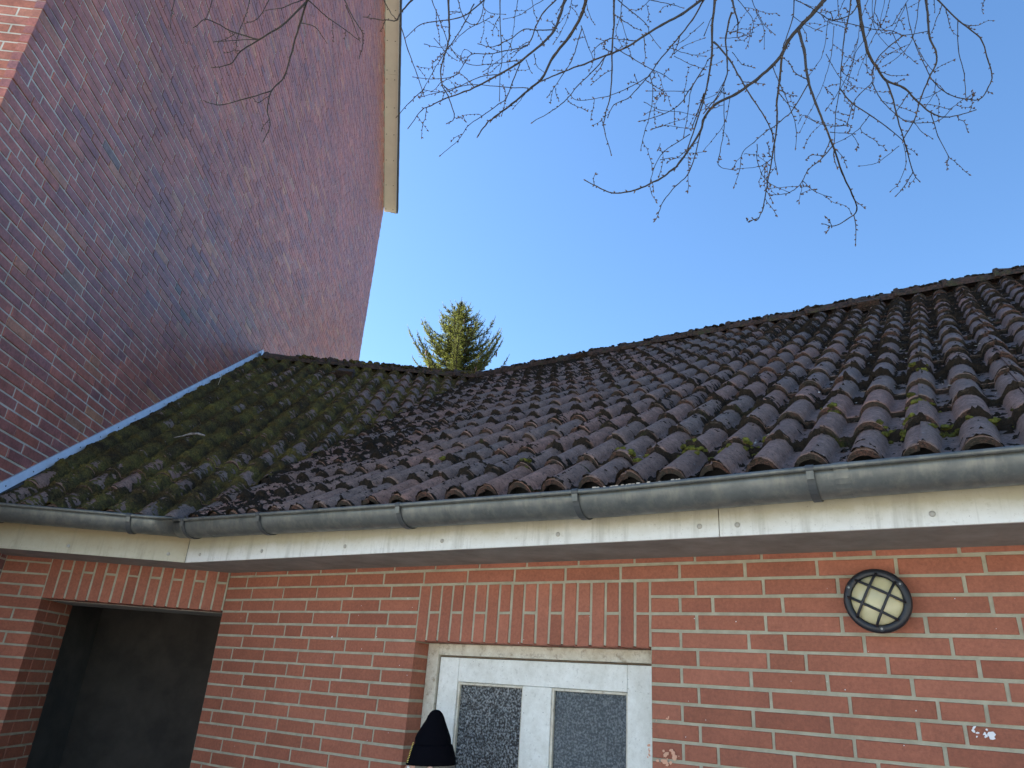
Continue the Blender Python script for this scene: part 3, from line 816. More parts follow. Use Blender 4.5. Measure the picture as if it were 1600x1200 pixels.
def lay(S, xa, xb, x_off, keep, parent, inv, budget, vents):
    """keep: +1 keep right side of valley, -1 left side; None for no clip"""
    cand = []
    i0 = int(math.floor((xa - x_off) / TW)); i1 = int(math.ceil((xb - x_off) / TW))
    for j in range(NR):
        for i in range(i0, i1):
            x = x_off + i * TW; tt = j * EXP
            cs = [S.P(x + a, tt + b, 0.02) for a in (0, TW) for b in (0, TL)]
            ds = [vside(c) * keep for c in cs]
            if max(ds) < -0.0: continue
            clipx = x < xa - 0.001 
            need = min(ds) < 0 or clipx
            c = S.P(x + TW / 2, tt + EXP / 2, 0.03)
            P = [project(S.P(x + a, tt + b, 0.03))[:2] for a, b in ((0, 0), (TW, 0), (TW, EXP), (0, EXP))]
            A_ = abs(sum(P[k][0] * P[(k + 1) % 4][1] - P[(k + 1) % 4][0] * P[k][1] for k in range(4))) / 2
            if not in_frame(c, 60): A_ = 0
            cand.append((A_, j, i, x, tt, need, clipx))
    cand.sort(reverse=True)
    rest = bmesh.new(); nrest = 0
    for q, (A_, j, i, x, tt, need, clipx) in enumerate(cand):
        r = random.Random(j * 1000 + i * 3 + (7 if keep < 0 else 0))
        lift = r.uniform(0, 0.006) - (0.012 if keep < 0 and False else 0)
        rot = r.uniform(-0.014, 0.014)
        ex2 = S.ex * math.cos(rot) + S.et * math.sin(rot); et2 = S.et * math.cos(rot) - S.ex * math.sin(rot)
        slip = r.uniform(-0.009, 0.007) - (0.02 if r.random() < 0.04 else 0)
        if j == 0: slip = max(slip, -0.004)
        mw = mat4(S.P(x, tt + slip, lift), ex2, et2, S.en)
        me = tile_vars[r.randrange(6)]
        own = (q < budget and A_ > 0)
        if need or not own:
            bm = bmesh.new(); bm.from_mesh(me); bm.transform(mw)
            if need:
                gap = 0.004
                bmesh.ops.bisect_plane(bm, geom=bm.verts[:] + bm.edges[:] + bm.faces[:], plane_co=Vector((V0[0] + VN3[0] * gap * keep, V0[1] + VN3[1] * gap * keep, 0)), plane_no=Vector(VN3 * keep), clear_inner=True)
            if clipx and len(bm.verts):
                pc = S.P(xa, 0, 0)
                bmesh.ops.bisect_plane(bm, geom=bm.verts[:] + bm.edges[:] + bm.faces[:], plane_co=Vector(pc), plane_no=Vector(S.ex), clear_inner=True)
            if len(bm.faces) == 0: bm.free(); continue
            m2 = bpy.data.meshes.new('roof_tile'); 
            if own:
                bm.transform(mw.inverted()); bm.to_mesh(m2); bm.free()
                m2.materials.append(M['tile']); m2.materials.append(M['lip']); m2.materials.append(M['underlay_shade'])
                ob = bpy.data.objects.new('roof_tile', m2); COL.objects.link(ob); ob.parent = parent; ob.matrix_parent_inverse = inv; ob.matrix_basis = mw
            else:
                bm.to_mesh(m2); bm.free(); rest.from_mesh(m2); bpy.data.meshes.remove(m2); nrest += 1
        else:
            ob = bpy.data.objects.new('roof_tile', me); COL.objects.link(ob); ob.parent = parent; ob.matrix_parent_inverse = inv; ob.matrix_basis = mw
    if nrest:
        m2 = bpy.data.meshes.new('roof_tiles_beyond'); rest.to_mesh(m2); m2.materials.append(M['tile']); m2.materials.append(M['lip']); m2.materials.append(M['underlay_shade'])
        at = m2.attributes.new('rnd', 'FLOAT', 'FACE'); ids = np.repeat(np.random.default_rng(3).random(len(m2.polygons) // 60 + 1), 60)[:len(m2.polygons)]
        at.data.foreach_set('value', ids)
        ob = link('roof_tiles_beyond', m2, None, None, 'stuff'); fast_parent(ob, parent, inv)
    rest.free()
    # dark underlay
    return len(cand)
lay(SA, -4.1, A_END + 0.1, ROFF - 20 * TW, 1, roofA, RA, 215, None)
lay(SB, SW + 0.02, 1.7, SW + 0.02 - 0.10, -1, roofB, RB, 85, None)
# underlay sheets, back slopes
def tri_sheet(S, pts, name, parent, inv, mkey, nn):
    mb = MB(); mb.add([S.P(x, tt, nn) for x, tt in pts], [tuple(range(len(pts)))]); part(mb, name, M[mkey], parent, inv)
vA0 = (V0[0] - SA.O[0], 0.02); vA1 = (V1[0] - SA.O[0], SA.L)
tri_sheet(SA, [vA0, (A_END, 0.02), (A_END, SA.L), vA1], 'underlay_shade', roofA, RA, 'underlay_shade', -0.012)
vB0 = ((V0 - SB.O) @ Bd, 0.02); vB1 = ((V1 - SB.O) @ Bd, SB.L)
tri_sheet(SB, [(SW, 0.02), vB0, vB1, (SW, SB.L)], 'underlay_shade', roofB, RB, 'underlay_shade', -0.012)
mb = MB()
apA = RIDGE_Z - 0.03
mb.add([np.array([V1[0], 3.55, apA]), np.array([A_END, 3.55, apA]), np.array([A_END, 7.5, ZE]), np.array([V1[0] - 2.6, 7.5, ZE])], [(0, 1, 2, 3)])
part(mb, 'rear_slope', M['tile'], roofA, RA)
mb = MB()
q0 = K + Bd * SW + Cd * 3.45; q1 = V1
mb.add([np.array([q0[0], q0[1], apA]), np.array([q1[0], q1[1], apA]), np.append((q1 + Cd * 3.8)[:2], ZE), np.append((q0 + Cd * 3.8)[:2], ZE)], [(0, 1, 2, 3)])
part(mb, 'rear_slope', M['tile'], roofB, RB)

def eaves_shade_strip(S, xa, xb, xo, parent, inv):
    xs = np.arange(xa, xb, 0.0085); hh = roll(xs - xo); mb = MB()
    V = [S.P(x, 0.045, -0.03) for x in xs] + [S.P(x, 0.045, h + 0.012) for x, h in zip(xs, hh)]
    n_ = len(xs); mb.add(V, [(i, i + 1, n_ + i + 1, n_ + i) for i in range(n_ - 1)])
    part(mb, 'eaves_shade_strip', M['underlay_shade'], parent, inv)  # dark strip added so the eave arches read as deep shade
eaves_shade_strip(SA, vA0[0] + 0.03, A_END, ROFF - 20 * TW, roofA, RA)
eaves_shade_strip(SB, SW, vB0[0] - 0.03, SW + 0.02 - 0.10, roofB, RB)

# ridge tiles
def ridge_mesh(seed, L=0.40):
    r = random.Random(seed); V = []; F = []; MI = []; na_ = 13; nl = 9
    rows = [(0.0, 0.122, 0), (0.004, 0.128, 0), (0.03, 0.131, 0), (0.045, 0.114, 0), (0.12, 0.112, 0), (0.2, 0.110, 0), (0.28, 0.108, 0), (0.36, 0.106, 0), (L, 0.104, 0)]
    for (l, R_, _) in rows:
        for k in range(na_):
            an = math.pi * (-0.02 + 1.04 * k / (na_ - 1))
            nz = mnoise.noise(Vector((l * 40 + seed * 3, k * 0.9, 0))) * 0.009 + abs(mnoise.noise(Vector((l * 13 + seed * 7, k * 0.5, 3)))) * 0.014
            V.append((l, -(R_ + nz) * math.cos(an), (R_ + nz) * math.sin(an) * 0.86 - 0.02))
    for i in range(len(rows) - 1):
        for k in range(na_ - 1):
            F.append((i * na_ + k, (i + 1) * na_ + k, (i + 1) * na_ + k + 1, i * na_ + k + 1)); MI.append(0)
    b = len(V)
    for k in range(na_):
        an = math.pi * (-0.02 + 1.04 * k / (na_ - 1)); V.append((0.0, -0.105 * math.cos(an), 0.105 * math.sin(an) * 0.86 - 0.02))
    for k in range(na_ - 1): F.append((k, k + 1, b + k + 1, b + k)); MI.append(0)
    me = mesh_of('ridge_tile', V, F); me.materials.append(M['ridge']); return me
mm = mat('mossy_ridge', rough=0.95); t = NT(mm)
base = t.mix(t.ramp(t.noise(30, 5, 0.75), [(0.42, t.f(0)), (0.6, t.f(1))]), (0.085, 0.048, 0.038), (0.026, 0.022, 0.016))
base = t.mix(t.ramp(t.noise(9, 4, 0.7), [(0.55, t.f(0)), (0.68, t.f(0.8))]), base, (0.06, 0.065, 0.025))
base = t.mix(t.ramp(t.noise(150, 3, 0.7), [(0.64, t.f(0)), (0.72, t.f(0.4))]), base, (0.18, 0.16, 0.12))
t.color(base); t.bump(t.noise(160, 4, 0.75), 1.0, 0.012); M['ridge'] = mm
rvars = [ridge_mesh(s) for s in range(6)]
RZ = RIDGE_Z + 0.012
def ridge_run(p0, p1, ex, ey, parent, inv, phase=0.0):
    L = np.linalg.norm(p1 - p0); n = int(L / 0.36) + 1
    for i in range(n):
        r = random.Random(i + 40); 
        O = p0 + ex * (phase + i * 0.36) + UP * r.uniform(-0.004, 0.006)
        tl = 0.012
        exx = ex * math.cos(tl) - UP * math.sin(tl); ez = UP * math.cos(tl) + ex * math.sin(tl)
        ob = bpy.data.objects.new('ridge_tile', rvars[(i * 5) % 6]); COL.objects.link(ob)
        ob.parent = parent; ob.matrix_parent_inverse = inv; ob.matrix_basis = mat4(O, exx, ey, ez)
ridge_run(np.array([V1[0] + 0.04, 3.55, RZ - 0.03]), np.array([A_END, 3.55, RZ]), X, Y, roofA, RA)
ridge_run(K + Bd * (SW + 0.10) + Cd * 3.45 + UP * (RZ - 0.03), V1 + UP * RZ, Bd, Cd, roofB, RB)
# moss on the ridges, slopes: height fields grown over the tile surface
def moss_field(S, x0, x1, step, hfun, keep, name, mkey, parent, inv, x_off, t1=None, seed=1):
    nx = int((x1 - x0) / step); t1 = t1 or NR * EXP - 0.03; nt_ = int((t1 + 0.01) / step)
    gx, gt_ = np.meshgrid(x0 + np.arange(nx) * step, -0.004 + np.arange(nt_) * step, indexing='ij')
    xx = gx - x_off; lt = gt_ % EXP; row = np.floor(gt_ / EXP)
    lt = np.where(gt_ < 0, 0, lt)
    # surface of the tiles with a softened step at each lip
    base = roll(xx) + tile_tilt(lt)
    near = EXP - lt
    base = base + np.where(near < 0.008, (1 - near / 0.008) * 0.023, 0) * 0.8
    h = hfun(gx, gt_, xx, lt)
    pp = S.O[None, None, :] + S.ex * gx[..., None] + S.et * gt_[..., None]
    vs = ((pp[..., 0] - V0[0]) * vn[0] + (pp[..., 1] - V0[1]) * vn[1]) * keep
    ok = (h > 0.0) & (vs > 0.004)
    grain = (np.random.default_rng(seed).random(h.shape) - 0.5) * (0.0015 + np.clip(h, 0, 0.010) * 0.75) + fbm(gx * 75, gt_ * 75, 50 + seed, 2) * np.clip(h, 0, 0.012) * 0.4
    nn = base + np.clip(h, -0.004, 0.05) + grain + 0.0015
    P = pp + S.en * nn[..., None]
    a = ok[:-1, :-1].astype(int) + ok[1:, :-1] + ok[1:, 1:] + ok[:-1, 1:]
    ii, jj = np.nonzero((a >= 2) & (vs[:-1, :-1] > 0.0) & (vs[1:, 1:] > 0))
    idx = np.arange(nx * nt_).reshape(nx, nt_)
    Fq = np.stack([idx[ii, jj], idx[ii + 1, jj], idx[ii + 1, jj + 1], idx[ii, jj + 1]], 1)
    used, inv_i = np.unique(Fq, return_inverse=True)
    V = P.reshape(-1, 3)[used]; Fq = inv_i.reshape(Fq.shape)
    me = bpy.data.meshes.new(name)
    me.vertices.add(len(V)); me.vertices.foreach_set('co', V.astype(np.float32).ravel())
    me.loops.add(Fq.size); me.loops.foreach_set('vertex_index', Fq.astype(np.int32).ravel())
    me.polygons.add(len(Fq)); me.polygons.foreach_set('loop_start', np.arange(len(Fq), dtype=np.int32) * 4)
    me.polygons.foreach_set('use_smooth', np.zeros(len(Fq), bool))
    me.update(calc_edges=True); me.validate()
    o = link(name, me, M[mkey], None, 'stuff'); fast_parent(o, parent, inv)
    return len(Fq)
XOA = ROFF - 20 * TW; XOB = SW + 0.02 - 0.10
def hA(gx, gt_, xx, lt):
    n1 = fbm(gx * 9, gt_ * 9, 1, 4); n2 = fbm(gx * 1.3, gt_ * 1.3, 2, 3); n3 = fbm(gx * 38, gt_ * 38, 3, 3)
    p = TW / 2; d = np.abs(((xx + p / 2) % p) - p / 2)          # distance from the roll crest
    pan = np.clip((d - 0.042) / 0.02, 0, 1)
    lipd = np.minimum(lt, np.abs(lt - EXP))
    below = np.clip(1 - (EXP - lt) / 0.030, 0, 1)                # just under the next lip
    over = np.clip(1 - lt / 0.020, 0, 1)
    seam = np.clip(1 - np.abs(((xx + TW / 2) % TW) - TW / 2 - 0.012) / 0.009, 0, 1)
    left = np.clip((-0.5 - gx) / 2.2, 0, 1) + np.clip((gt_ - 1.6) / 3.0, 0, 1) * 0.8
    lowb = np.clip(1 - np.abs(gt_ - EXP) / 0.10, 0, 1) * 0.35    # moss gathered behind the eaves tiles
    n4 = fbm(gx * 95, gt_ * 95, 6, 2)
    s = 0.36 * n1 + 0.34 * n2 + 0.50 * n3 + 0.55 * n4 - 0.64 + 0.95 * np.clip(below, 0, 1) + 0.85 * over + 0.46 * pan + 0.62 * seam + 0.50 * left + lowb * (0.4 + pan)
    return np.clip(s, -1, 0.9) * 0.0145
def hB(gx, gt_, xx, lt):
    n1 = fbm(gx * 7, gt_ * 7, 11, 4); n2 = fbm(gx * 1.5 + 3, gt_ * 1.5, 12, 3); n3 = fbm(gx * 34, gt_ * 34, 13, 3)
    p = TW / 2; d = np.abs(((xx + p / 2) % p) - p / 2)
    pan = np.clip((d - 0.03) / 0.03, 0, 1)
    below = np.clip(1 - (EXP - lt) / 0.06, 0, 1); over = np.clip(1 - lt / 0.03, 0, 1)
    left = np.clip((0.2 - gx) / 1.1, -0.3, 1)
    low = np.clip(1 - gt_ / 0.7, 0, 1)
    n4 = fbm(gx * 90, gt_ * 90, 16, 2)
    s = 0.45 * n1 + 0.5 * n2 + 0.45 * n3 + 0.35 * n4 + 0.13 + 0.30 * below + 0.28 * over + 0.25 * pan + 0.42 * left - 0.5 * low
    return np.clip(s, -1, 1.1) * 0.019
moss_field(SA, -4.0, 2.1, 0.0082, hA, 1, 'moss', 'moss_dark', roofA, RA, XOA, seed=4)
moss_field(SB, SW + 0.005, 1.5, 0.0082, hB, -1, 'moss', 'moss_green', roofB, RB, XOB, seed=5)
# moss cushions on the ridge line
def blobs(name, pts, mkey, parent, inv, kind='stuff'):
    base = bmesh.new(); bmesh.ops.create_icosphere(base, subdivisions=2, radius=1.0)
    bv = [np.array(v.co) for v in base.verts]; bf = [[v.index for v in f.verts] for f in base.faces]; base.free()
    mb = MB()
    for (p, s, sq) in pts:
        sx = [s * random.uniform(0.7, 1.4), s * random.uniform(0.7, 1.4), s * sq]
        off = random.uniform(0, 100)
        V = [p + np.array([v[0] * sx[0], v[1] * sx[1], v[2] * sx[2]]) * (1 + 0.5 * mnoise.noise(Vector((v[0] * 1.6 + off, v[1] * 1.6, v[2] * 1.6)))) for v in bv]
        mb.add(V, bf)
    o = mb.build(name, M[mkey], None, kind); fast_parent(o, parent, inv)
pts = []
r = random.Random(9)
for k in range(520):
    x = r.uniform(V1[0], 2.2); an = r.uniform(0.5, 2.3)
    pts.append((np.array([x, 3.55 - 0.112 * math.cos(an), RZ - 0.05 + 0.100 * math.sin(an)]), r.uniform(0.004, 0.024) ** 1.0, 0.5))
blobs('moss_cushions', pts, 'moss_dark', roofA, RA)
pts = []
for k in range(240):
    s_ = r.uniform(SW + 0.5, (V1 - K) @ Bd); an = r.uniform(0.4, 2.3)
    pts.append((K + Bd * s_ + Cd * (3.45 - 0.112 * math.cos(an)) + UP * (RZ - 0.05 + 0.100 * math.sin(an)), r.uniform(0.008, 0.026), 0.8))
blobs('moss_cushions', pts, 'moss_green', roofB, RB)
# bright moss cushions gathered behind the eaves tiles
M['moss_bright'] = moss_mat('fresh_moss', [(0.35, (0.07, 0.07, 0.02)), (0.55, (0.17, 0.18, 0.035)), (0.75, (0.28, 0.28, 0.06))], 18, 0.4)
pts = []; r = random.Random(61)
for cx_, ct_, n_ in ((0.10, 0.31, 22), (0.22, 0.30, 14), (0.82, 0.33, 24), (0.90, 0.62, 9), (0.96, 0.30, 20), (0.36, 0.33, 10), (-0.10, 0.33, 10), (0.59, 0.63, 9), (-0.62, 0.33, 9), (1.12, 0.31, 10), (0.89, 1.25, 6), (-1.3, 0.64, 7)):
    for k in range(n_):
        x = cx_ + r.gauss(0, 0.028); tt = ct_ + r.gauss(0, 0.022); lt = tt % EXP
        hh = float(tile_tilt(lt) + roll(np.array([x - XOA]))[0])
        pts.append((SA.P(x, tt, hh + 0.004), r.uniform(0.006, 0.016), 0.7))
blobs('moss_cushions', pts, 'moss_bright', roofA, RA)
# litter lying in the channels
mb = MB(); r = random.Random(21)
for k in range(420):
    x = r.uniform(-2.6, 2.0); tt = r.uniform(0.02, 4.4); c0 = round((x - XOA) / (TW / 2) - 0.5) + 0.5
    x = XOA + c0 * TW / 2 + r.uniform(-0.03, 0.03)
    if vside(SA.P(x, tt, 0)) < 0.05: continue
    an = r.uniform(0, math.pi); l = r.uniform(0.004, 0.012) * (1.8 if r.random() < 0.06 else 1); w = l * r.uniform(0.12, 0.6)
    u_ = SA.ex * math.cos(an) + SA.et * math.sin(an); v_ = SA.et * math.cos(an) - SA.ex * math.sin(an)
    lt = tt % EXP
    hh = float(tile_tilt(lt) + roll(np.array([x - XOA]))[0]) + 0.015
    p = SA.P(x, tt, hh); tw = r.uniform(-0.4, 0.4)
    mb.add([p - u_ * l, p - v_ * w + SA.en * 0.002, p + u_ * l + SA.en * tw * l, p + v_ * w], [(0, 1, 2, 3)])
part(mb, 'leaf_litter', M['litter'], roofA, RA, 'stuff')
# vent tiles
def vent(S, x, tt, parent, inv):
    mb = MB()
    mb.box(S.P(x, tt, 0.03), S.ex, S.et, S.en, (-0.085, 0.0, 0.0), (0.085, 0.17, 0.075), skip=())
    V = [S.P(x + a, tt + b, 0.03 + c) for a, b, c in ((-0.095, -0.012, 0.072), (0.095, -0.012, 0.072), (0.095, 0.20, 0.03), (-0.095, 0.20, 0.03), (-0.095, -0.012, 0.085), (0.095, -0.012, 0.085), (0.095, 0.20, 0.042), (-0.095, 0.20, 0.042))]
    mb.add(V, [(0, 3, 2, 1), (4, 5, 6, 7), (0, 1, 5, 4), (1, 2, 6, 5), (2, 3, 7, 6), (3, 0, 4, 7)])
    v = part(mb, 'vent_tile', M['ridge'], parent, inv); vi = inv_of(v)
    for k in range(5):
        mb = MB(); mb.box(S.P(x, tt, 0.036 + k * 0.0145), S.ex, S.et, S.en, (-0.078, -0.010, 0), (0.078, 0.004, 0.006)); part(mb, 'slat', M['lip'], v, vi)
vent(SA, 0.53, 4.36, roofA, RA); vent(SA, -2.26, 4.66, roofA, RA); vent(SB, -0.127, 4.06, roofB, RB)

# flashing against the tall wall
fl = MB()
c0, z0_ = -0.36, Z0 + 0.268; c1 = 3.60; slp = rise / 3.82
for (ca, cb) in ((c0, 2.05), (2.056, c1)):
    za = z0_ + (ca - c0) * slp; zb = z0_ + (cb - c0) * slp
    for sgn, (na_, nb_) in enumerate([(0.0, 0.0)]):
        P = []
        for s_ in (SW + 0.002, SW + 0.034):
            P += [K + Bd * s_ + Cd * ca + UP * za, K + Bd * s_ + Cd * cb + UP * zb, K + Bd * (s_ - (0.022 if s_ > SW + 0.01 else 0)) + Cd * cb + UP * (zb + 0.050), K + Bd * (s_ - (0.022 if s_ > SW + 0.01 else 0)) + Cd * ca + UP * (za + 0.050)]
        fl.add(P, [(4, 5, 6, 7), (0, 3, 2, 1), (3, 7, 6, 2), (0, 1, 5, 4), (0, 4, 7, 3), (1, 2, 6, 5)])
flo = part(fl, 'flashing', M['flash'], annex, AINV); FI = inv_of(flo)
for k in range(19):
    c = c0 + 0.1 + k * 0.205
    if c > c1: break
    rivet(K + Bd * (SW + 0.026) + Cd * c + UP * (z0_ + (c - c0) * slp + 0.022), Bd, flo, 0.005, 'screw_dark', 'screw', 0.002)
mb = MB()
mb.add([K + Bd * (SW + 0.004) + Cd * 3.60 + UP * (Z0 + 2.70), K + Bd * (SW + 0.004) + Cd * 3.78 + UP * (Z0 + 2.70), K + Bd * (SW + 0.004) + Cd * 3.73 + UP * (Z0 + 2.93), K + Bd * (SW + 0.004) + Cd * 3.60 + UP * (Z0 + 2.92),
        K + Bd * (SW + 0.05) + Cd * 3.42 + UP * (Z0 + 2.70), K + Bd * (SW + 0.05) + Cd * 3.42 + UP * (Z0 + 2.95)], [(0, 1, 2, 3), (0, 3, 5, 4)])
part(mb, 'lead_apron', M['lead'], annex, AINV)
# tilted apron between flashing and tiles
mb = MB(); mb.add([K + Bd * (SW + 0.004) + Cd * c0 + UP * (z0_ + 0.01), K + Bd * (SW + 0.004) + Cd * c1 + UP * (z0_ + 0.01 + (c1 - c0) * slp), SB.P(SW + 0.09, SB.L * (c1 + 0.37) / 3.82, 0.045), SB.P(SW + 0.09, 0.02, 0.045)], [(0, 3, 2, 1)])
part(mb, 'lead_apron', M['lead'], annex, AINV)

# ------------------------------------------------------------------ the tall building
CN, CF = -1.30, 10.02
tall = thing('brick_house', 'tall purple red clinker brick gable wall with beige verge at left', 'building', tuple(K + Bd * (SW - 2) + Cd * 4))
TINV = inv_of(tall)
VS = 0.66; ZV0 = Z0 + 9.763; CR = (CN + CF) / 2; ZR = ZV0 + (CF - CR) * VS
def vz(c): return ZV0 + (CF - c) * VS if c > CR else ZR - (CR - c) * VS
wt = MB()
n0 = SW - 0.0034
A4 = K + Bd * n0
prof = [(CN + 0.003, 0), (CF, 0), (CF, ZV0), (CR, ZR), (CN + 0.003, vz(CN))]
V = [A4 + Cd * c + UP * z for c, z in prof] + [K + Bd * (SW - 9) + Cd * c + UP * z for c, z in prof]
wt.add(V, [(0, 1, 2, 3, 4), (9, 8, 7, 6, 5), (0, 4, 9, 5), (1, 6, 7, 2), (0, 5, 6, 1)], r=.1)
wto = part(wt, 'wall', M['mortar_c'], tall, TINV)
bricks_c = []
rr_ = random.Random(77)
k = 0; z = 0.025
slope_lo = rise / 3.82
while z < ZR:
    u = CN + (0.0 if k % 2 else 0.0)
    first = [0.115, 0.24, 0.1775][rr_.randrange(3)]
    pos = CN
    L = first
    while pos < CF - 0.02:
        L2 = min(L, CF - pos - 0.0)
        c = pos + L2 / 2
        top = vz(c) - 0.02
        hidden = (c > 0.15 and z + 0.06 < Z0 + 0.12 + min((c + 0.37), 3.9) * slope_lo) or (c >= 3.9 and z < Z0 + 2.5)
        if z + 0.052 < top and not hidden and L2 > 0.03:
            oo = K + Bd * SW + Cd * (pos + L2) + UP * z
            bricks_c.append((oo, -Cd, UP, -Bd, L2, 0.0515, 0.05))
        pos += L2 + 0.011 + rr_.uniform(-0.0015, 0.002)
        L = 0.115 if rr_.random() < 0.10 else 0.24 + rr_.uniform(-0.003, 0.003)
    z += 0.0625; k += 1
emit_bricks(bricks_c, wto, M['clinker'], 300, jitter=0.0040)
# front face of the tall building: warmer brick tone
bricks_f = []
z = 0.02; k = 0
while z < vz(CN) - 0.1:
    pos = 0.0; L = 0.24 if k % 2 else 0.115
    while pos < 4.2:
        oo = K + Bd * (SW - pos - L) + Cd * CN + UP * z
        if z > 2.2: bricks_f.append((oo, Bd, UP, Cd, L, 0.0515, 0.049 if pos > 0 else 0.0))
        pos += L + 0.012; L = 0.24 if (k % 2 == 0 or rr_.random() < 0.8) else 0.115
    z += 0.0625; k += 1
bricks_f = [b if b[6] > 0 else (b[0], b[1], b[2], b[3], b[4] - 0.002, b[5], 0.049) for b in bricks_f]
mbf = MB()
for i, (o, ax, az, ay, L, H, D) in enumerate(bricks_f): mbf.box(o, ax, ay, az, (0, 0.001, 0), (L, D, H), skip=('+y',))
fr_vis = [b for b in bricks_f if in_frame(b[0] + b[1] * b[4] / 2, 10)]
fr_set = set(id(b) for b in fr_vis)
mbf = MB()
for b in bricks_f:
    o, ax, az, ay, L, H, D = b
    if id(b) in fr_set:
        q = MB(); q.box(o, ax, ay, az, (0, 0.001, 0), (L, D, H), skip=('+y',)); part(q, 'brick', M['clinker_front'], tall, TINV)
    else: mbf.box(o, ax, ay, az, (0, 0.001, 0), (L, D, H), skip=('+y',))
ff = part(mbf, 'bricks_beyond', M['clinker_front'], tall, TINV, 'stuff')
# verge
def verge(s0, s1, dz0, dz1, name, mkey, ca, cb, parent=tall, inv=TINV):
    mb = MB()
    P = []
    for s_ in (s0, s1):
        for c in (ca, cb):
            for dz in (dz0, dz1): P.append(K + Bd * (SW + s_) + Cd * c + UP * (vz(c) + dz))
    mb.add(P, [(0, 1, 3, 2), (4, 6, 7, 5), (0, 4, 5, 1), (2, 3, 7, 6), (0, 2, 6, 4), (1, 5, 7, 3)])
    return part(mb, name, M[mkey], parent, inv)
OV = 0.255
segs = [10.10, 7.55, 4.97, CR + 0.001]
for a, b in zip(segs[:-1], segs[1:]):
    vo = verge(0.004, OV, 0.0, 0.02, 'verge_board', 'beige', b + 0.006, a)
    vi = inv_of(vo)
    c = a - 0.06
    while c > b:
        for s_ in (0.045, OV - 0.045):
            p = K + Bd * (SW + s_) + Cd * c + UP * (vz(c) - 0.0005)
            mb = MB(); mb.tube([p - UP * 0.004, p + UP * 0.004], [0.011, 0.011], 6); part(mb, 'rivet', M['screw_dark'], vo, vi)
        c -= 0.48
verge(OV, OV + 0.022, -0.012, 0.15, 'bargeboard', 'beige', CR, 10.11)
verge(OV + 0.0225, OV + 0.03, -0.02, 0.03, 'bargeboard_edge', 'white_edge', CR, 10.11)
verge(0.004, OV, 0.021, 0.03, 'verge_lining', 'bargeboard', CR, 10.10)
verge(0.004, OV, 0.021, 0.03, 'verge_lining', 'bargeboard', CN - 0.1, CR - 0.001)
verge(0.004, OV, 0.0, 0.02, 'verge_board', 'beige', CN - 0.1, CR - 0.001)
mb = MB()
c = 10.15
k = 0
while c > CR:
    cc = c - 0.33
    P = []
    for s_ in (OV - 0.1, OV + 0.065):
        for c_, dz in ((c, 0.155), (cc, 0.145)):
            P.append(K + Bd * (SW + s_) + Cd * c_ + UP * (vz(c_) + dz - 0.10)); P.append(K + Bd * (SW + s_) + Cd * c_ + UP * (vz(c_) + dz + (0.035 if c_ == c else 0.01)))
    mb = MB(); mb.add(P, [(0, 1, 3, 2), (4, 6, 7, 5), (0, 4, 5, 1), (2, 3, 7, 6), (0, 2, 6, 4), (1, 5, 7, 3)])
    part(mb, 'verge_tile', M['bargeboard'], tall, TINV)
    c = cc; k += 1
for a, b in ((CR, 10.05), (CN - 0.35, CR)):
    mb = MB(); P = []
    for s_ in (-9.2, OV - 0.02):
        for c_ in (a, b):
            zz_ = vz(c_); P += [K + Bd * (SW + s_) + Cd * c_ + UP * (zz_ + 0.06), K + Bd * (SW + s_) + Cd * c_ + UP * (zz_ + 0.17)]
    mb.add(P, [(0, 1, 3, 2), (4, 6, 7, 5), (0, 4, 5, 1), (2, 3, 7, 6), (0, 2, 6, 4), (1, 5, 7, 3)])
    part(mb, 'roof', M['bargeboard'], tall, TINV)

# ------------------------------------------------------------------ wall lamp
LC = np.array([0.686, 0.0, Z0 - 0.150])
lamp = thing('wall_lamp', 'round black bulkhead lamp with caged cream glass on the brick wall', 'lamp', tuple(LC))
LI = inv_of(lamp)
def lathe_y(profile, nseg, name, mkey, rotz=0, smooth=True):
    V = []; F = []
    for rr, y in profile:
        for k in range(nseg):
            an = 2 * math.pi * k / nseg; V.append(LC + np.array([rr * math.cos(an), y, rr * math.sin(an)]))
    n = nseg
    for i in range(len(profile) - 1):
        for k in range(n):
            k2 = (k + 1) % n; F.append((i * n + k, i * n + k2, (i + 1) * n + k2, (i + 1) * n + k))
    if profile[-1][0] < 1e-4: pass
    me = mesh_of(name, V, F, smooth); o = link(name, me, M[mkey]); fast_parent(o, lamp, LI)
    if smooth: pass
    return o
base = lathe_y([(0.084, 0.0), (0.092, -0.004), (0.097, -0.040), (0.101, -0.044), (0.101, -0.062), (0.096, -0.069), (0.080, -0.071), (0.077, -0.066), (0.077, -0.050)], 56, 'housing', 'black', smooth=True)
dome = [(0.0775, -0.058)] + [(0.0770 * math.cos(a), -0.062 - 0.036 * math.sin(a)) for a in np.linspace(0.08, math.pi / 2, 10)]
lathe_y(dome, 48, 'glass_dome', 'cream')
ga = math.radians(-27)
for ang in (ga, ga + math.pi / 2):
    d1 = np.array([math.cos(ang), 0, math.sin(ang)]); d2 = np.array([-math.sin(ang), 0, math.cos(ang)])
    for off in (-0.030, 0.030):
        hl = math.sqrt(0.083 ** 2 - off ** 2); pts = []
        for q in np.linspace(-1, 1, 13):
            u_ = q * hl; rr = math.hypot(u_, off)
            y = -0.070 - 0.034 * math.sqrt(max(0, 1 - (rr / 0.086) ** 2)) - 0.002
            pts.append(LC + d1 * u_ + d2 * off + np.array([0, y, 0]))
        mb = MB(); mb.tube(pts, [0.0043] * 13, 8); part(mb, 'guard_bar', M['black'], lamp, LI, smooth=True)
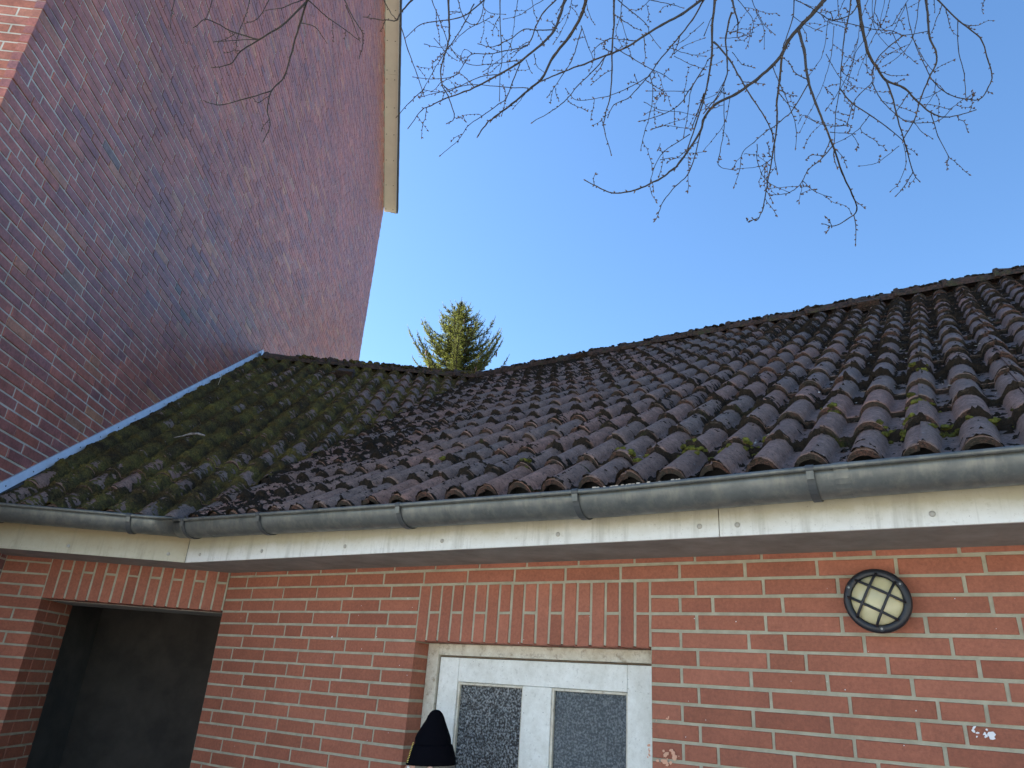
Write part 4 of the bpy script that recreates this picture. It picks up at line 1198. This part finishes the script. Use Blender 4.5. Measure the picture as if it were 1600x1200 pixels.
for an in (153, 34, -87):
    p = LC + np.array([math.cos(math.radians(an)) * 0.089, -0.070, math.sin(math.radians(an)) * 0.089])
    mb = MB(); mb.tube([p + Y * 0.003, p - Y * 0.0015], [0.0085, 0.0085], 12); part(mb, 'screw_lug', M['black'], lamp, LI)
    mb = MB(); mb.tube([p - Y * 0.001, p - Y * 0.0028], [0.0036, 0.0034], 10); part(mb, 'screw', M['screw'], lamp, LI)

# ------------------------------------------------------------------ person in front of the door (facing left)
hc = pix(673, 1201, 2.92)                     # centre of the head
FZ = 0.0
face = np.array([-0.91, -0.41, 0.0]); face /= np.linalg.norm(face)
side = np.array([-face[1], face[0], 0.0])     # the person's left
person = thing('person', 'person in black knitted beanie facing left before the white door', 'person', (hc[0], hc[1], 0))
PI_ = inv_of(person)
def W(f_, s_, z_): return hc + face * f_ + side * s_ + UP * z_
def skin_body(name, verts, edges, radii, mkey, root=0, sub=2):
    me = bpy.data.meshes.new(name); me.from_pydata([tuple(v) for v in verts], edges, [])
    o = bpy.data.objects.new(name, me); COL.objects.link(o); me.materials.append(M[mkey])
    sk = o.modifiers.new('skin', 'SKIN'); sk.use_smooth_shade = True
    for i, r_ in enumerate(radii):
        sv = me.skin_vertices[0].data[i]; sv.radius = (r_, r_) if not isinstance(r_, tuple) else r_; sv.use_root = (i == root)
    ss = o.modifiers.new('sub', 'SUBSURF'); ss.levels = sub; ss.render_levels = sub
    fast_parent(o, person, PI_); return o
H = hc[2]
def g(z): return z - H                         # absolute height -> relative to the head
# head
bm = bmesh.new(); bmesh.ops.create_uvsphere(bm, u_segments=40, v_segments=28, radius=1.0)
for v in bm.verts:
    x, y, z = v.co          # x forward, y left, z up
    px, py, pz = x * 0.096, y * 0.075, z * 0.118
    if z < 0: py *= 1 + 0.28 * z; px *= 1 + 0.10 * z
    if x > 0: px += 0.006 * max(0, -z) 
    def bump_(cx, cy, cz, r_, am):
        d_ = math.sqrt((px - cx) ** 2 + (abs(py) - cy) ** 2 + (pz - cz) ** 2); return am * math.exp(-(d_ / r_) ** 2)
    dn = bump_(0.098, 0, -0.030, 0.016, 0.026) + bump_(0.098, 0, -0.008, 0.012, 0.012) + bump_(0.093, 0, -0.098, 0.02, 0.012) + bump_(0.09, 0, -0.058, 0.012, 0.006) + bump_(0.088, 0, -0.070, 0.010, 0.004)
    dn -= bump_(0.085, 0.030, 0.0, 0.014, 0.010)
    dn += bump_(0.088, 0.03, 0.018, 0.012, 0.004)
    px += dn
    v.co = Vector(W(px, py, pz))
me = bpy.data.meshes.new('head'); bm.to_mesh(me); bm.free(); me.polygons.foreach_set('use_smooth', [True] * len(me.polygons))
head = link('head', me, M['skin']); fast_parent(head, person, PI_); HI = inv_of(head)
for s_ in (-1, 1):
    mb = MB(); V = []; n = 14
    for ring, (rad, outp) in enumerate(((1.0, 0.0), (1.05, 0.008), (0.8, 0.013), (0.55, 0.007), (0.2, 0.004))):
        for k in range(n):
            an = 2 * math.pi * k / n
            V.append(W(-0.012 + math.cos(an) * 0.017 * rad - outp * 0.6, s_ * (0.073 + outp), -0.014 + math.sin(an) * 0.031 * rad))
    F = [(i * n + k, i * n + (k + 1) % n, (i + 1) * n + (k + 1) % n, (i + 1) * n + k) for i in range(4) for k in range(n)]
    mb.add(V, F + [tuple(4 * n + k for k in range(n))]); part(mb, 'ear', M['skin'], head, HI, smooth=True)
    mb = MB(); c = W(0.080, s_ * 0.030, 0.000); mb.tube([c - face * 0.006, c, c + face * 0.006, c + face * 0.0095], [0.007, 0.011, 0.009, 0.003], 10); part(mb, 'eye', M['eye'], head, HI, smooth=True)
mb = MB()
for i in range(16):                             # short hair at back and sides under the cuff
    an0 = math.radians(60 + i * 15); an1 = an0 + math.radians(15.5)
    P = []
    for zz_, k_ in ((0.022, 0.97), (0.0, 1.0), (-0.05, 0.9)):
        for a_ in (an0, an1): P.append(W(math.cos(a_) * 0.0985 * k_, math.sin(a_) * 0.0775 * k_, zz_ - (0.02 if 100 < math.degrees(an0) < 260 else -0.02) * (1 if zz_ < 0 else 0)))
    mb.add(P, [(0, 1, 3, 2), (2, 3, 5, 4)])
part(mb, 'hair', M['hair'], head, HI, smooth=True)
# mouth
mb = MB(); mb.tube([W(0.093, 0.022, -0.066), W(0.101, 0, -0.064), W(0.093, -0.022, -0.066)], [0.002, 0.004, 0.002], 6); part(mb, 'mouth', M['cone'], head, HI, smooth=True)
# beanie: cuff plus soft crown leaning a little forward
def ringmesh(rows, n=40):
    V = []; F = []
    for (cx, cy, cz, rx, ry, tilt) in rows:
        for k in range(n):
            an = 2 * math.pi * k / n
            x_ = rx * math.cos(an); y_ = ry * math.sin(an)
            wob = 1 + 0.012 * math.sin(an * 3 + cz * 60) + 0.01 * math.sin(an * 5 + 1)
            V.append(W(cx + x_ * wob, cy + y_ * wob, cz + x_ * tilt))
    for i in range(len(rows) - 1):
        for k in range(n):
            k2 = (k + 1) % n; F.append((i * n + k, i * n + k2, (i + 1) * n + k2, (i + 1) * n + k))
    F.append(tuple((len(rows) - 1) * n + k for k in range(n)))
    return V, F
cb = 0.018
crown = [(0, 0, cb + 0.035, .078, .080, -.03), (0, 0, cb + 0.070, .0735, .076, -.03), (0.001, 0, cb + 0.090, .0725, .074, -.03), (0.001, 0, cb + 0.105, .067, .068, -.02), (0, 0, cb + 0.122, .058, .059, 0), (0, 0, cb + 0.140, .0485, .050, .0), (-0.001, 0, cb + 0.158, .039, .041, .0), (-0.001, 0, cb + 0.172, .0335, .035, .0), (-0.001, 0, cb + 0.184, .0265, .028, 0), (-0.001, 0, cb + 0.1925, .0175, .018, 0), (-0.001, 0, cb + 0.1965, .009, .009, 0), (-0.001, 0, cb + 0.1975, .001, .001, 0)]
V, F = ringmesh(crown); hat = link('beanie', mesh_of('beanie', V, F, True), M['knit']); fast_parent(hat, person, PI_); HT = inv_of(hat)
cuff = [(0, 0, cb + 0.002, .094, .080, -.06), (0, 0, cb - 0.004, .098, .086, -.06), (0, 0, cb + 0.0, .1005, .089, -.06), (0, 0, cb + 0.03, .0930, .0905, -.06), (0, 0, cb + 0.062, .0815, .084, -.06), (0, 0, cb + 0.069, .0775, .080, -.06), (0, 0, cb + 0.066, .0735, .076, -.06)]
V, F = ringmesh(cuff); F = F[:-1]; cu = link('cuff', mesh_of('cuff', V, F, True), M['knit']); fast_parent(cu, hat, HT)
mb = MB()           # small embroidered emblem on the front of the cuff
for row, col in [(i, j) for i in range(13) for j in range(3)]:
    an = math.radians(30 + (col - 1) * 2.2 - row * 0.2)
    if (row * 7 + col * 5) % 4 == 0: continue
    zz_ = cb + 0.006 + row * 0.0058 - 0.05 * 0.11
    rq = 1.015 - row * 0.0145
    p = W(0.1005 * rq * math.cos(an), 0.0905 * rq * math.sin(an), zz_)
    mb.box(p, side, face, UP, (-0.0016, -0.0035, 0), (0.0016, 0.0006, 0.003))
part(mb, 'emblem', M['gold'], hat, HT)
# body: one skinned surface per garment
verts = [W(-.01, 0, g(0.92)), W(-.01, 0, g(1.08)), W(-.015, 0, g(1.25)), W(-.02, 0, g(H - 0.20)), W(-.015, 0, g(H - 0.11))]
edges = [(0, 1), (1, 2), (2, 3), (3, 4)]; rad = [(.15, .12), (.15, .12), (.165, .125), (.09, .08), .055]
for s_ in (-1, 1):
    b_ = len(verts)
    verts += [W(-.02, s_ * .17, g(H - 0.27)), W(-.03, s_ * .22, g(H - 0.42)), W(0.02, s_ * .235, g(H - 0.56)), W(0.16, s_ * .20, g(H - 0.60)), W(0.24, s_ * .17, g(H - 0.60))]
    edges += [(2, b_)] + [(b_ + i, b_ + i + 1) for i in range(4)]; rad += [.075, .06, .052, .044, .038]
skin_body('jacket', verts, edges, rad, 'jacket', 0)
verts = [W(-.01, 0, g(0.95)), W(-.01, 0, g(0.86))]; edges = [(0, 1)]; rad = [(.145, .115), (.14, .11)]
for s_ in (-1, 1):
    b_ = len(verts); verts += [W(0, s_ * .09, g(0.78)), W(.01, s_ * .10, g(0.48)), W(-.01, s_ * .105, g(0.10))]; edges += [(1, b_), (b_, b_ + 1), (b_ + 1, b_ + 2)]; rad += [.085, .062, .05]
skin_body('trousers', verts, edges, rad, 'trousers', 0)
for s_ in (-1, 1):
    skin_body('shoe', [W(-.06, s_ * .105, g(0.055)), W(0.03, s_ * .105, g(0.05)), W(.16, s_ * .115, g(0.04))], [(0, 1), (1, 2)], [.045, .045, .035], 'shoe', 0)
    base_ = W(0.26, s_ * .165, g(H - 0.60))
    vv = [base_, base_ + face * 0.05]; ee = [(0, 1)]; ra = [(.028, .02), (.036, .016)]
    for q in range(4):
        b_ = len(vv); off = side * (q - 1.5) * 0.019; l = (0.9, 1.0, 0.95, 0.8)[q]
        vv += [base_ + face * 0.085 + off, base_ + face * (0.085 + 0.035 * l) + off - UP * 0.012, base_ + face * (0.085 + 0.052 * l) + off - UP * 0.035]; ee += [(1, b_), (b_, b_ + 1), (b_ + 1, b_ + 2)]; ra += [.0095, .0085, .0075]
    b_ = len(vv); vv += [base_ + face * 0.03 - side * s_ * 0.04 - UP * .01, base_ + face * 0.065 - side * s_ * 0.05 - UP * 0.02]; ee += [(0, b_), (b_, b_ + 1)]; ra += [.011, .009]
    skin_body('hand', vv, ee, ra, 'skin', 0)

# ------------------------------------------------------------------ spruce behind the roof
sp_c = pix(716, 560, 18.0); sp_top = pix(722, 470, 18.0)
bx, by, bh = sp_top[0], sp_top[1], sp_top[2]
spruce = thing('spruce_tree', 'young green spruce with upturned shoots and cones showing above the roof valley', 'tree', (bx, by, 0))
SI = inv_of(spruce)
mb = MB(); mb.tube([(bx, by, 0), (bx, by, bh * 0.5), (bx, by, bh - 1.4), (bx, by, bh - 0.25), (bx, by, bh - 0.02)], [0.16, 0.10, 0.035, 0.012, 0.006], 8)
part(mb, 'trunk', M['bark'], spruce, SI)
tw = MB(); nd = MB(); cn = MB(); r = random.Random(31)
def shoot(p, d, L, dens=1.0):
    """a twig with short needles round it"""
    d = d / np.linalg.norm(d); a = np.cross(d, UP); a = a / (np.linalg.norm(a) + 1e-6); b = np.cross(d, a)
    tw.tube([p, p + d * L], [0.007, 0.003], 3, cap=False)
    n = int(L / 0.0072 * dens)
    tone = r.random()
    for i in range(n):
        q = p + d * (L * (i + r.random()) / n); an = r.uniform(0, 2 * math.pi)
        rad_ = a * math.cos(an) + b * math.sin(an)
        e_ = rad_ * 0.8 + d * 0.75; l = r.uniform(0.028, 0.045)
        w_ = np.cross(e_, rad_ + UP * .3); w_ = w_ / (np.linalg.norm(w_) + 1e-6) * 0.0038
        nd.add([q - w_, q + w_, q + e_ * l], [(0, 1, 2)], 0, min(1, max(0, tone + r.uniform(-.2, .2))))
def bough(p, d, L):
    """side branch that turns up, with side shoots"""
    d = d / np.linalg.norm(d); pts = []; q = p.copy(); seg = max(4, int(L / 0.12)); st = L / seg; dd = d.copy()
    for i in range(seg + 1):
        pts.append(q.copy()); dd = dd + UP * 0.075; dd = dd / np.linalg.norm(dd); q = q + dd * st
    tw.tube(pts, list(np.linspace(0.011, 0.004, len(pts))), 4)
    for i in range(1, len(pts)):
        a = np.cross(dd, UP); a = a / (np.linalg.norm(a) + 1e-6)
        dirr = (pts[i] - pts[i - 1]); dirr = dirr / np.linalg.norm(dirr)
        shoot(pts[i - 1], dirr, st, 0.9)
        for s_ in (-1, 1):
            for rep in range(4):
                dl = dirr * 0.75 + a * s_ * r.uniform(0.5, 1.0) + UP * r.uniform(-0.35, 0.45)
                ll = r.uniform(0.10, 0.24) * (1.25 - i / len(pts)) * min(1.0, 0.28 + L * 1.1)
                base_ = pts[i - 1] + (pts[i] - pts[i - 1]) * r.random()
                shoot(base_, dl, ll)
                if ll > 0.12 and r.random() < 0.7:
                    shoot(base_ + dl / np.linalg.norm(dl) * ll * 0.5, dl + a * s_ * 0.6 + UP * r.uniform(0, .4), ll * 0.6)
        if r.random() < 0.05:
            c_ = pts[i - 1] - UP * 0.03; cn.tube([c_, c_ - UP * 0.05, c_ - UP * 0.11, c_ - UP * 0.14], [0.008, 0.018, 0.015, 0.005], 6)
    shoot(pts[-1], dd + UP * 0.5, 0.13, 0.7)
zc = bh - 0.24; lvl = 0
while zc > bh - 3.0:
    dist = bh - zc
    nb = r.randint(7, 9) if dist > 0.4 else 5
    L = min(0.06 + 0.66 * dist, 1.55) if dist > 0.3 else 0.14
    a0 = r.uniform(0, 6.28)
    for k in range(nb):
        an = a0 + 2 * math.pi * k / nb + r.uniform(-.25, .25)
        d = np.array([math.cos(an), math.sin(an), r.uniform(0.20, 0.60)])
        bough(np.array([bx, by, zc + r.uniform(-.05, .05)]), d, L * r.uniform(0.75, 1.15))
    zc -= 0.20 if dist > .5 else 0.19
    lvl += 1
shoot(np.array([bx, by, bh - 0.24]), UP + X * 0.01, 0.24, 0.6)
for k in range(9):
    an = k * 2.4; rr_k = 0.12 + 0.09 * k
    shoot(np.array([bx + math.cos(an) * rr_k, by + math.sin(an) * rr_k, bh - 0.42 - 0.095 * k]), UP + np.array([math.cos(an), math.sin(an), 0]) * 0.18, 0.24, 0.55)
part(tw, 'branches', M['bark'], spruce, SI, 'stuff')
part(nd, 'crown', M['needle'], spruce, SI, 'stuff')
part(cn, 'cones', M['cone'], spruce, SI, 'stuff')

# ------------------------------------------------------------------ bare tree whose branches hang into the picture
tree = thing('bare_tree', 'leafless tree whose thin drooping budded branches hang from above', 'tree', (3.4, -3.6, 0))
BI = inv_of(tree)
def dfield(x, y): return 3.15 + 0.35 * math.sin(x / 260.0 + 0.6) + 0.28 * math.sin(y / 130.0 + x / 420.0) - 0.0005 * (y - 150)
RAWR = '''600,0 550,60 470,145 420,205 390,270 340,330 260,400 160,470 60,520 0,590 -20,660 -120,810 -160,850 -230,900 -330,945 -385,960 -460,965 -520,940 -590,905|18,4
470,145 500,250 520,400 560,520 600,620 640,720 690,860 740,970 765,1050 710,1100 650,1130 595,1120|13,3
770,0 790,130 820,260 860,330 910,400 1000,440 1060,500 1130,560 1200,585 1280,575 1355,550|15,3
910,400 940,480 965,580 1000,700 1045,860 1075,905|8,3
390,270 378,400 365,500 365,620 345,760 320,900 295,1040 265,1100 245,1095|10,3
50,210 130,300 180,390 240,490 300,580 345,680 355,800 365,860|8,3
55,0 40,150 40,280 20,400 0,490 -40,620 -80,740|11,5
140,0 155,60 170,110 165,180|9,4
140,60 110,180 115,300 110,390 60,490 0,560|8,4
1110,0 1120,100 1130,190 1160,260 1160,320 1120,400 1090,480 1050,600 1000,690|10,4
1170,0 1270,100 1380,190 1420,300 1440,380 1420,440 1380,495 1310,495 1220,470 1150,410 1110,340 1060,230 1030,130 1010,20|6,3
1270,100 1270,240 1300,370 1310,490|4,3
735,0 720,100 700,200 685,350 680,440 660,560 650,710|6,3
680,445 740,515 830,575 920,640 1000,710 1020,760|6,3
460,0 520,30 600,80 640,100 760,125 850,145 940,155 1000,175 1120,155|4,3
620,100 680,95 740,65 770,20|5,5
1000,175 930,230 870,290 840,360 840,410 770,480 740,530 720,610 690,630 600,625 520,590|5,2.5
840,415 880,490 930,545 1000,600 1080,615 1180,600 1240,540 1290,500|4.5,2.5
520,420 450,540 380,610 310,660 250,710 190,770 180,850 150,930|5,2.5
640,735 580,800 520,850 495,900 450,950 400,970 335,975|5,2.5
495,905 550,955 630,985|3,2.3
495,905 485,960 475,1010|2.5,2
345,790 280,830 175,845|3.5,2
200,770 260,775 320,820|2.5,2
265,720 270,820 320,910 420,960|3.5,2
620,100 600,250 560,330 530,370|3,2
610,270 680,390 755,450|3,2
975,730 900,790 850,820 780,830|3,2
830,575 780,640 710,690 650,720|3.5,2.5
630,660 750,670|3.5,2.5
1045,860 1010,920 965,975|4,3
1000,720 1010,820 970,920 935,955|3,2
1135,570 1170,680 1220,780 1215,815|4,2.5
1050,610 1090,660 1140,690|3,2
1100,590 1050,605 1000,600|2.5,2
345,340 380,420 430,540 460,640 460,740|4,2.5
380,420 400,460 455,480|3,2
100,440 100,640 80,760 75,830 150,850|4,2.5
130,480 110,600 50,690 0,750|3,2
450,0 445,90 400,220 390,280|5,4
445,80 500,120 580,155|3,2.3
480,120 510,170 515,205|3,2.3
140,260 190,320 245,338|3,2
930,0 900,100 850,180 800,290 770,370|3,2
860,0 830,150 760,260 720,370 660,480 610,550|3.5,2.3
1075,0 1060,120 1030,220 960,290 900,330|3.5,2.3
940,130 980,60 1020,0|3.5,2.5
1040,180 1090,280 1140,350 1165,355|3,2
240,0 290,110 350,170|3,2
170,0 240,90 240,160 210,240|3,2
650,130 640,250 610,380 570,480 530,560 480,655|3,2
905,0 880,120 905,150|2.5,2
840,0 850,130 910,220 940,240|2.5,2
250,160 180,185 90,190|3,2.5
1160,395 1150,470 1110,530|3,2.3
1060,495 1120,485 1175,455|3,2.3
940,160 980,240 1030,290 1060,315|3,2
810,270 815,350 830,370|3,2
470,620 500,575 560,610|2.5,2
740,670 770,720 765,745|3,2
640,730 690,780 712,830|3,2.2
340,640 345,700|4,3
0,350 20,300 45,280|4,3
0,180 50,60|4,3
100,440 60,500 20,520|3,2
260,60 300,150 300,240|3,2
1405,0 1390,35 1395,65|2.5,2
820,0 780,110 770,200 740,300|3,2
700,0 650,100 560,150|2.5,2
600,0 580,40 500,20|2.5,2
1010,20 950,150 930,165|3,2
670,0 675,80 690,100|3,2.5
1150,0 1155,60|3,2.5
890,140 840,100 810,50|2.5,2
110,390 60,470 -10,500|3,2'''
RAWL = '''905,0 880,80 850,150 790,220 680,310 580,370 470,430 400,460 300,495 230,530 190,550 125,635|13,3
1010,0 990,70 930,180 850,280 790,390 740,435 640,520 560,580 515,615 470,680|15,5
1585,0 1490,70 1390,125 1300,180 1215,235 1130,270 1000,320 880,365 790,405|12,5
680,320 640,420 610,490 575,520 490,580 420,630 370,700 285,775|5,2.5
320,0 325,100 325,190 310,250 285,340 290,420 320,480 350,570 345,600 320,615|9,3
580,0 580,100 585,200 590,300 580,370 578,500|5,3
1150,0 1150,100 1140,230 1140,350 1130,480 1105,580 1100,640 1135,770|9,3
1170,0 1240,60 1310,120 1330,170 1380,240|4.5,2.5
1150,235 1240,290 1335,345 1390,370 1435,400|4,2.5
1600,0 1540,100 1480,180 1420,250 1370,310 1330,370 1270,440 1220,490 1150,525 1120,580|7,3
850,150 760,150 700,145 640,190 590,215 530,235 475,220|5,3
860,0 800,60 760,130 735,200 700,235 600,255 530,270 440,270 400,320 350,380 250,395 150,385|6,2.5
500,0 430,60 370,90 240,110 180,125 110,185|6,3
1110,280 1050,350 970,430 900,510 830,560 745,610|5,3
140,0 85,60 65,100 20,100 -40,95 -100,85|8,3
80,110 120,250 165,370 200,480|5,3
200,445 130,510 65,580|4,3
720,440 600,435 420,425 300,460 200,450|4,2.5
240,0 290,130 340,250 420,320 540,320 680,300|4,2.5
590,370 480,385 380,430 280,460 180,485|4,2.5
985,130 1010,200 1045,290|4,2.5
990,140 960,240 935,310 890,380 850,440 820,480|4.5,2.5
1330,370 1345,460 1330,570 1300,670 1285,745|4,2.5
1600,340 1520,460 1480,520 1400,570 1285,605|5,3
1520,455 1320,455|3,2.5
1330,380 1220,440 1120,480 1010,500 950,495 910,445|4,2
1530,670 1400,760 1350,840 1330,920 1340,970 1360,1005|4,2
1600,600 1530,850 1460,930 1400,1000 1375,1060 1358,1100|5,3
450,20 400,120 350,200 300,270 250,350 200,440|5,2.5
670,0 655,80 640,200 600,280 500,355|3,2
1010,10 1030,80 1050,120|3,2
940,0 920,80 880,170 850,215|3,2
740,0 750,60 765,100|3,2
310,250 260,300 250,310|3,2
250,190 310,260 360,300|3,2.5
200,220 260,235 310,240|3,2.5
290,410 330,390 370,370|3,2
750,270 765,330 800,360|3.5,2
710,300 725,340 735,360|3.5,2
860,440 860,470 875,500|3,2
1190,0 1185,80 1210,180 1215,230|3.5,2
1190,60 1160,160 1190,230|3,2
1450,270 1500,230 1600,190|3,2
1430,240 1520,270 1600,280|3,2
1450,280 1530,320 1600,345|3,2
1600,110 1500,200 1440,230|3,2
1355,5 1430,20 1490,38|3.5,2.5
1330,0 1280,45 1245,50|3,2
1140,350 1100,370 1040,420|3,2
0,0 30,60 60,95|4,3
370,0 400,90 450,125 520,95 540,85|4,2.5
500,0 480,100 400,160 330,230|4,2.5
480,0 520,60 600,72|3,2
800,0 730,40 680,75 605,95|3,2
1140,190 1080,220 1045,255|4,3
1100,640 1090,600|4,3
720,440 690,490 650,540|3,2
440,265 400,250 380,300|2.5,2
1480,765 1540,765 1600,760|3,2
1380,800 1440,790 1550,790|3,2
1380,720 1375,750 1410,760|3,2
1600,370 1560,400 1530,470 1520,560 1500,680|4,3
1300,510 1380,550 1480,560 1560,580|3,2
1600,470 1570,560 1540,640|6,4
1340,645 1400,628 1480,638 1540,645|3,2'''
RAWW = '''1200,0 1175,80 1140,200 1110,300 1060,355 1045,430 1055,490 1030,550|7,2.5
1195,10 1100,100 1010,155 940,200 900,250 830,265|7,2.5
1010,155 900,120 810,75 760,105|5,2.5
1060,355 960,385 860,410 800,395|4,2.5
1205,0 1270,60 1340,110 1400,155|4,2.5
1345,0 1380,70 1415,130 1415,180 1405,225|4,2.5
1350,20 1380,90 1405,160|3,2
1175,90 1230,105 1275,165|3.5,2
1010,155 920,158 840,162|3,2
975,0 960,60 930,140 920,200|3,2
1050,0 1010,70 960,90|3,2
1180,0 1100,30 1040,40|3.5,2
830,0 810,60 800,75|3,2
1055,370 1010,400 990,385|2.5,2
680,0 670,60 665,110|2.5,2'''
def catmull(P, n=5):
    P = [np.array(p, float) for p in P]; P = [2 * P[0] - P[1]] + P + [2 * P[-1] - P[-2]]; out = []
    for i in range(1, len(P) - 2):
        for k in range(n):
            t_ = k / n; a, b, c, d = P[i - 1], P[i], P[i + 1], P[i + 2]
            out.append(0.5 * ((2 * b) + (-a + c) * t_ + (2 * a - 5 * b + 4 * c - d) * t_ ** 2 + (-a + 3 * b - 3 * c + d) * t_ ** 3))
    out.append(P[-2]); return out
twigs = MB(); buds = MB(); r = random.Random(55)
def bud(p, d, s=0.005):
    d = d / np.linalg.norm(d); buds.tube([p, p + d * s, p + d * s * 2.2], [0.0012, 0.0028, 0.0006], 5, cap=False)
def add_branch(points, w0, w1, scale, ox, oy, idx):
    pp = [(x / scale + ox, y / scale + oy) for x, y in points]
    curve = catmull(pp, 5)
    top = pp[0][1] < 3 and idx >= 0
    n = len(curve); seedv = idx * 3.7
    amp = 0.10 + 0.12 * ((idx * 37) % 10) / 10.0
    sg = -1 if idx % 2 else 1
    W_ = []
    for i, c in enumerate(curve):
        f_ = i / (n - 1); x, y = c[0], c[1]
        dp = dfield(x, y) + sg * amp * math.sin(min(1, f_ * 1.3) * math.pi) * (n / 60.0 + 0.4)
        jx = mnoise.noise(Vector((i * 0.55, seedv, 0))) * 1.1; jy = mnoise.noise(Vector((i * 0.55, seedv, 9))) * 1.1
        W_.append((pix(x + jx, y + jy, dp), dp))
    rad_ = []
    for i in range(n):
        f_ = i / (n - 1); wpx = (w0 + (w1 - w0) * f_ ** 0.8) / scale
        rr = wpx / FPX * W_[i][1] / 2 * 1.18
        if i % 5 == 0: rr *= 1.18
        rad_.append(rr)
    pts = [a for a, b in W_]
    if top:      # carry on upwards out of the picture
        d0 = pts[0] - pts[2]; d0 = d0 / np.linalg.norm(d0); goal = np.array([1.6, -1.7, 6.1])
        q1 = pts[0] + d0 * 0.18; ext = []
        q = pts[0].copy(); dd = d0.copy()
        if w0 / scale >= 2.4:
            for k in range(14):
                tg = goal - q; L_ = np.linalg.norm(tg)
                if L_ < 0.15: break
                dd = dd * 0.8 + tg / L_ * 0.35; dd /= np.linalg.norm(dd); q = q + dd * min(0.17, L_); ext.append(q.copy())
        else: ext = [q1]
        pts = ext[::-1] + pts; rad_ = [rad_[0] * (1 + 0.06 * (len(ext) - k)) for k in range(len(ext))] + rad_
    mb = MB(); mb.tube(pts, rad_, 7 if w0 > 5 else 5)
    if w0 / scale >= 1.3: part(mb, 'branch', M['bark'], tree, BI, smooth=True)
    else:
        b_ = len(twigs.V); twigs.V.extend(mb.V); twigs.F.extend([[b_ + q for q in f] for f in mb.F]); twigs.M.extend(mb.M); twigs.R.extend(mb.R)
    # spur twigs and buds
    st = 1
    for i in range(2, len(pts) - 1):
        if r.random() < 0.36:
            d = pts[i + 1] - pts[i - 1]; d /= np.linalg.norm(d)
            s_ = np.cross(d, np.array([r.gauss(0, 1), r.gauss(0, 1), r.gauss(0, 1)])); s_ /= np.linalg.norm(s_)
            bud(pts[i] + s_ * rad_[i] * 0.6, s_ + d * 0.9, r.uniform(0.0032, 0.0058))
        if r.random() < (0.085 if w1 <= 3 else 0.04):
            d = pts[i + 1] - pts[i - 1]; d /= np.linalg.norm(d)
            s_ = np.cross(d, RM[:, 1] + np.array([r.gauss(0, .4) for _ in range(3)])); s_ /= np.linalg.norm(s_); s_ *= r.choice((-1, 1))
            q = pts[i].copy(); dd = s_ * 0.8 + d * 0.6; L_ = r.uniform(0.03, 0.15); k_ = max(3, int(L_ / 0.016)); ch = [q.copy()]
            for _ in range(k_):
                dd = dd + np.array([r.gauss(0, .22), r.gauss(0, .22), r.gauss(0, .22) - 0.05]); dd /= np.linalg.norm(dd); q = q + dd * L_ / k_; ch.append(q.copy())
                s2 = np.cross(dd, np.array([r.gauss(0, 1), r.gauss(0, 1), r.gauss(0, 1)])); bud(q, s2 / np.linalg.norm(s2) + dd * .6, r.uniform(0.003, 0.005))
            twigs.tube(ch, list(np.linspace(min(0.0022, rad_[i] * 0.8), 0.0011, len(ch))), 4); bud(ch[-1], dd, 0.0045)
    bud(pts[-1], pts[-1] - pts[-2], 0.005)
idx = 0
for raw, sc_, ox, oy in ((RAWR, 3.2, 1100, 0), (RAWL, 3.2, 600, 0), (RAWW, 2.5, 0, 0)):
    for line in raw.split('\n'):
        a, b = line.split('|'); pts_ = [tuple(map(float, q.split(','))) for q in a.split()]
        w0, w1 = map(float, b.split(',')); add_branch(pts_, w0, w1, sc_, ox, oy, idx); idx += 1
part(twigs, 'twigs', M['bark'], tree, BI, 'stuff', smooth=True)
part(buds, 'buds', M['bud'], tree, BI, 'stuff', smooth=True)
mb = MB(); mb.tube([(3.4, -3.6, -0.1), (3.4, -3.6, 0.4), (3.3, -3.5, 1.6), (3.1, -3.25, 3.2), (2.75, -2.9, 4.6)], [0.20, 0.15, 0.125, 0.11, 0.09], 14); part(mb, 'trunk', M['bark'], tree, BI, smooth=True)
mb = MB(); mb.tube([(2.75, -2.9, 4.55), (2.4, -2.5, 5.3), (2.0, -2.1, 5.9), (1.6, -1.7, 6.1)], [0.085, 0.06, 0.045, 0.03], 10); part(mb, 'limb', M['bark'], tree, BI, smooth=True)
mb = MB(); mb.tube([(2.75, -2.9, 4.55), (3.3, -2.6, 5.6), (3.6, -2.9, 6.9), (3.7, -3.3, 8.2)], [0.08, 0.06, 0.04, 0.015], 10); part(mb, 'limb', M['bark'], tree, BI, smooth=True)

# ------------------------------------------------------------------ fallen twig on the mossy slope
tw1 = MB(); c = SB.P(-0.665, 1.38, 0.095)
tw1.tube([c - SB.ex * 0.10 - SB.et * 0.10, c - SB.ex * 0.065 - SB.et * 0.05, c - SB.ex * 0.02 - SB.et * .01 + SB.en * .01, c + SB.ex * 0.03 + SB.en * 0.012, c + SB.ex * 0.08 - SB.et * 0.01 + SB.en * 0.006], [0.002, 0.004, 0.008, 0.009, 0.006], 7)
M['peel'] = plaster('peeling_bark', (0.10, 0.07, 0.055), (0.42, 0.38, 0.36), 60)
o = tw1.build('fallen_twig', M['peel'], None, None, True); tag(o, 'short pale peeling twig lying across the green moss', 'twig')
tw2 = MB(); c = SB.P(-1.06, 2.95, 0.10)
tw2.tube([c, c + SB.ex * 0.012 + SB.en * 0.05 + SB.et * .02, c + SB.ex * 0.02 + SB.en * 0.10 + SB.et * .03], [0.003, 0.003, 0.0035], 6)
o = tw2.build('dry_stalk', M['litter'], None, None, True); tag(o, 'thin pale dry stalk standing in moss near the metal flashing', 'stalk')
# every stalk and twig above lies on the roof; done
print('objects', len(bpy.data.objects))
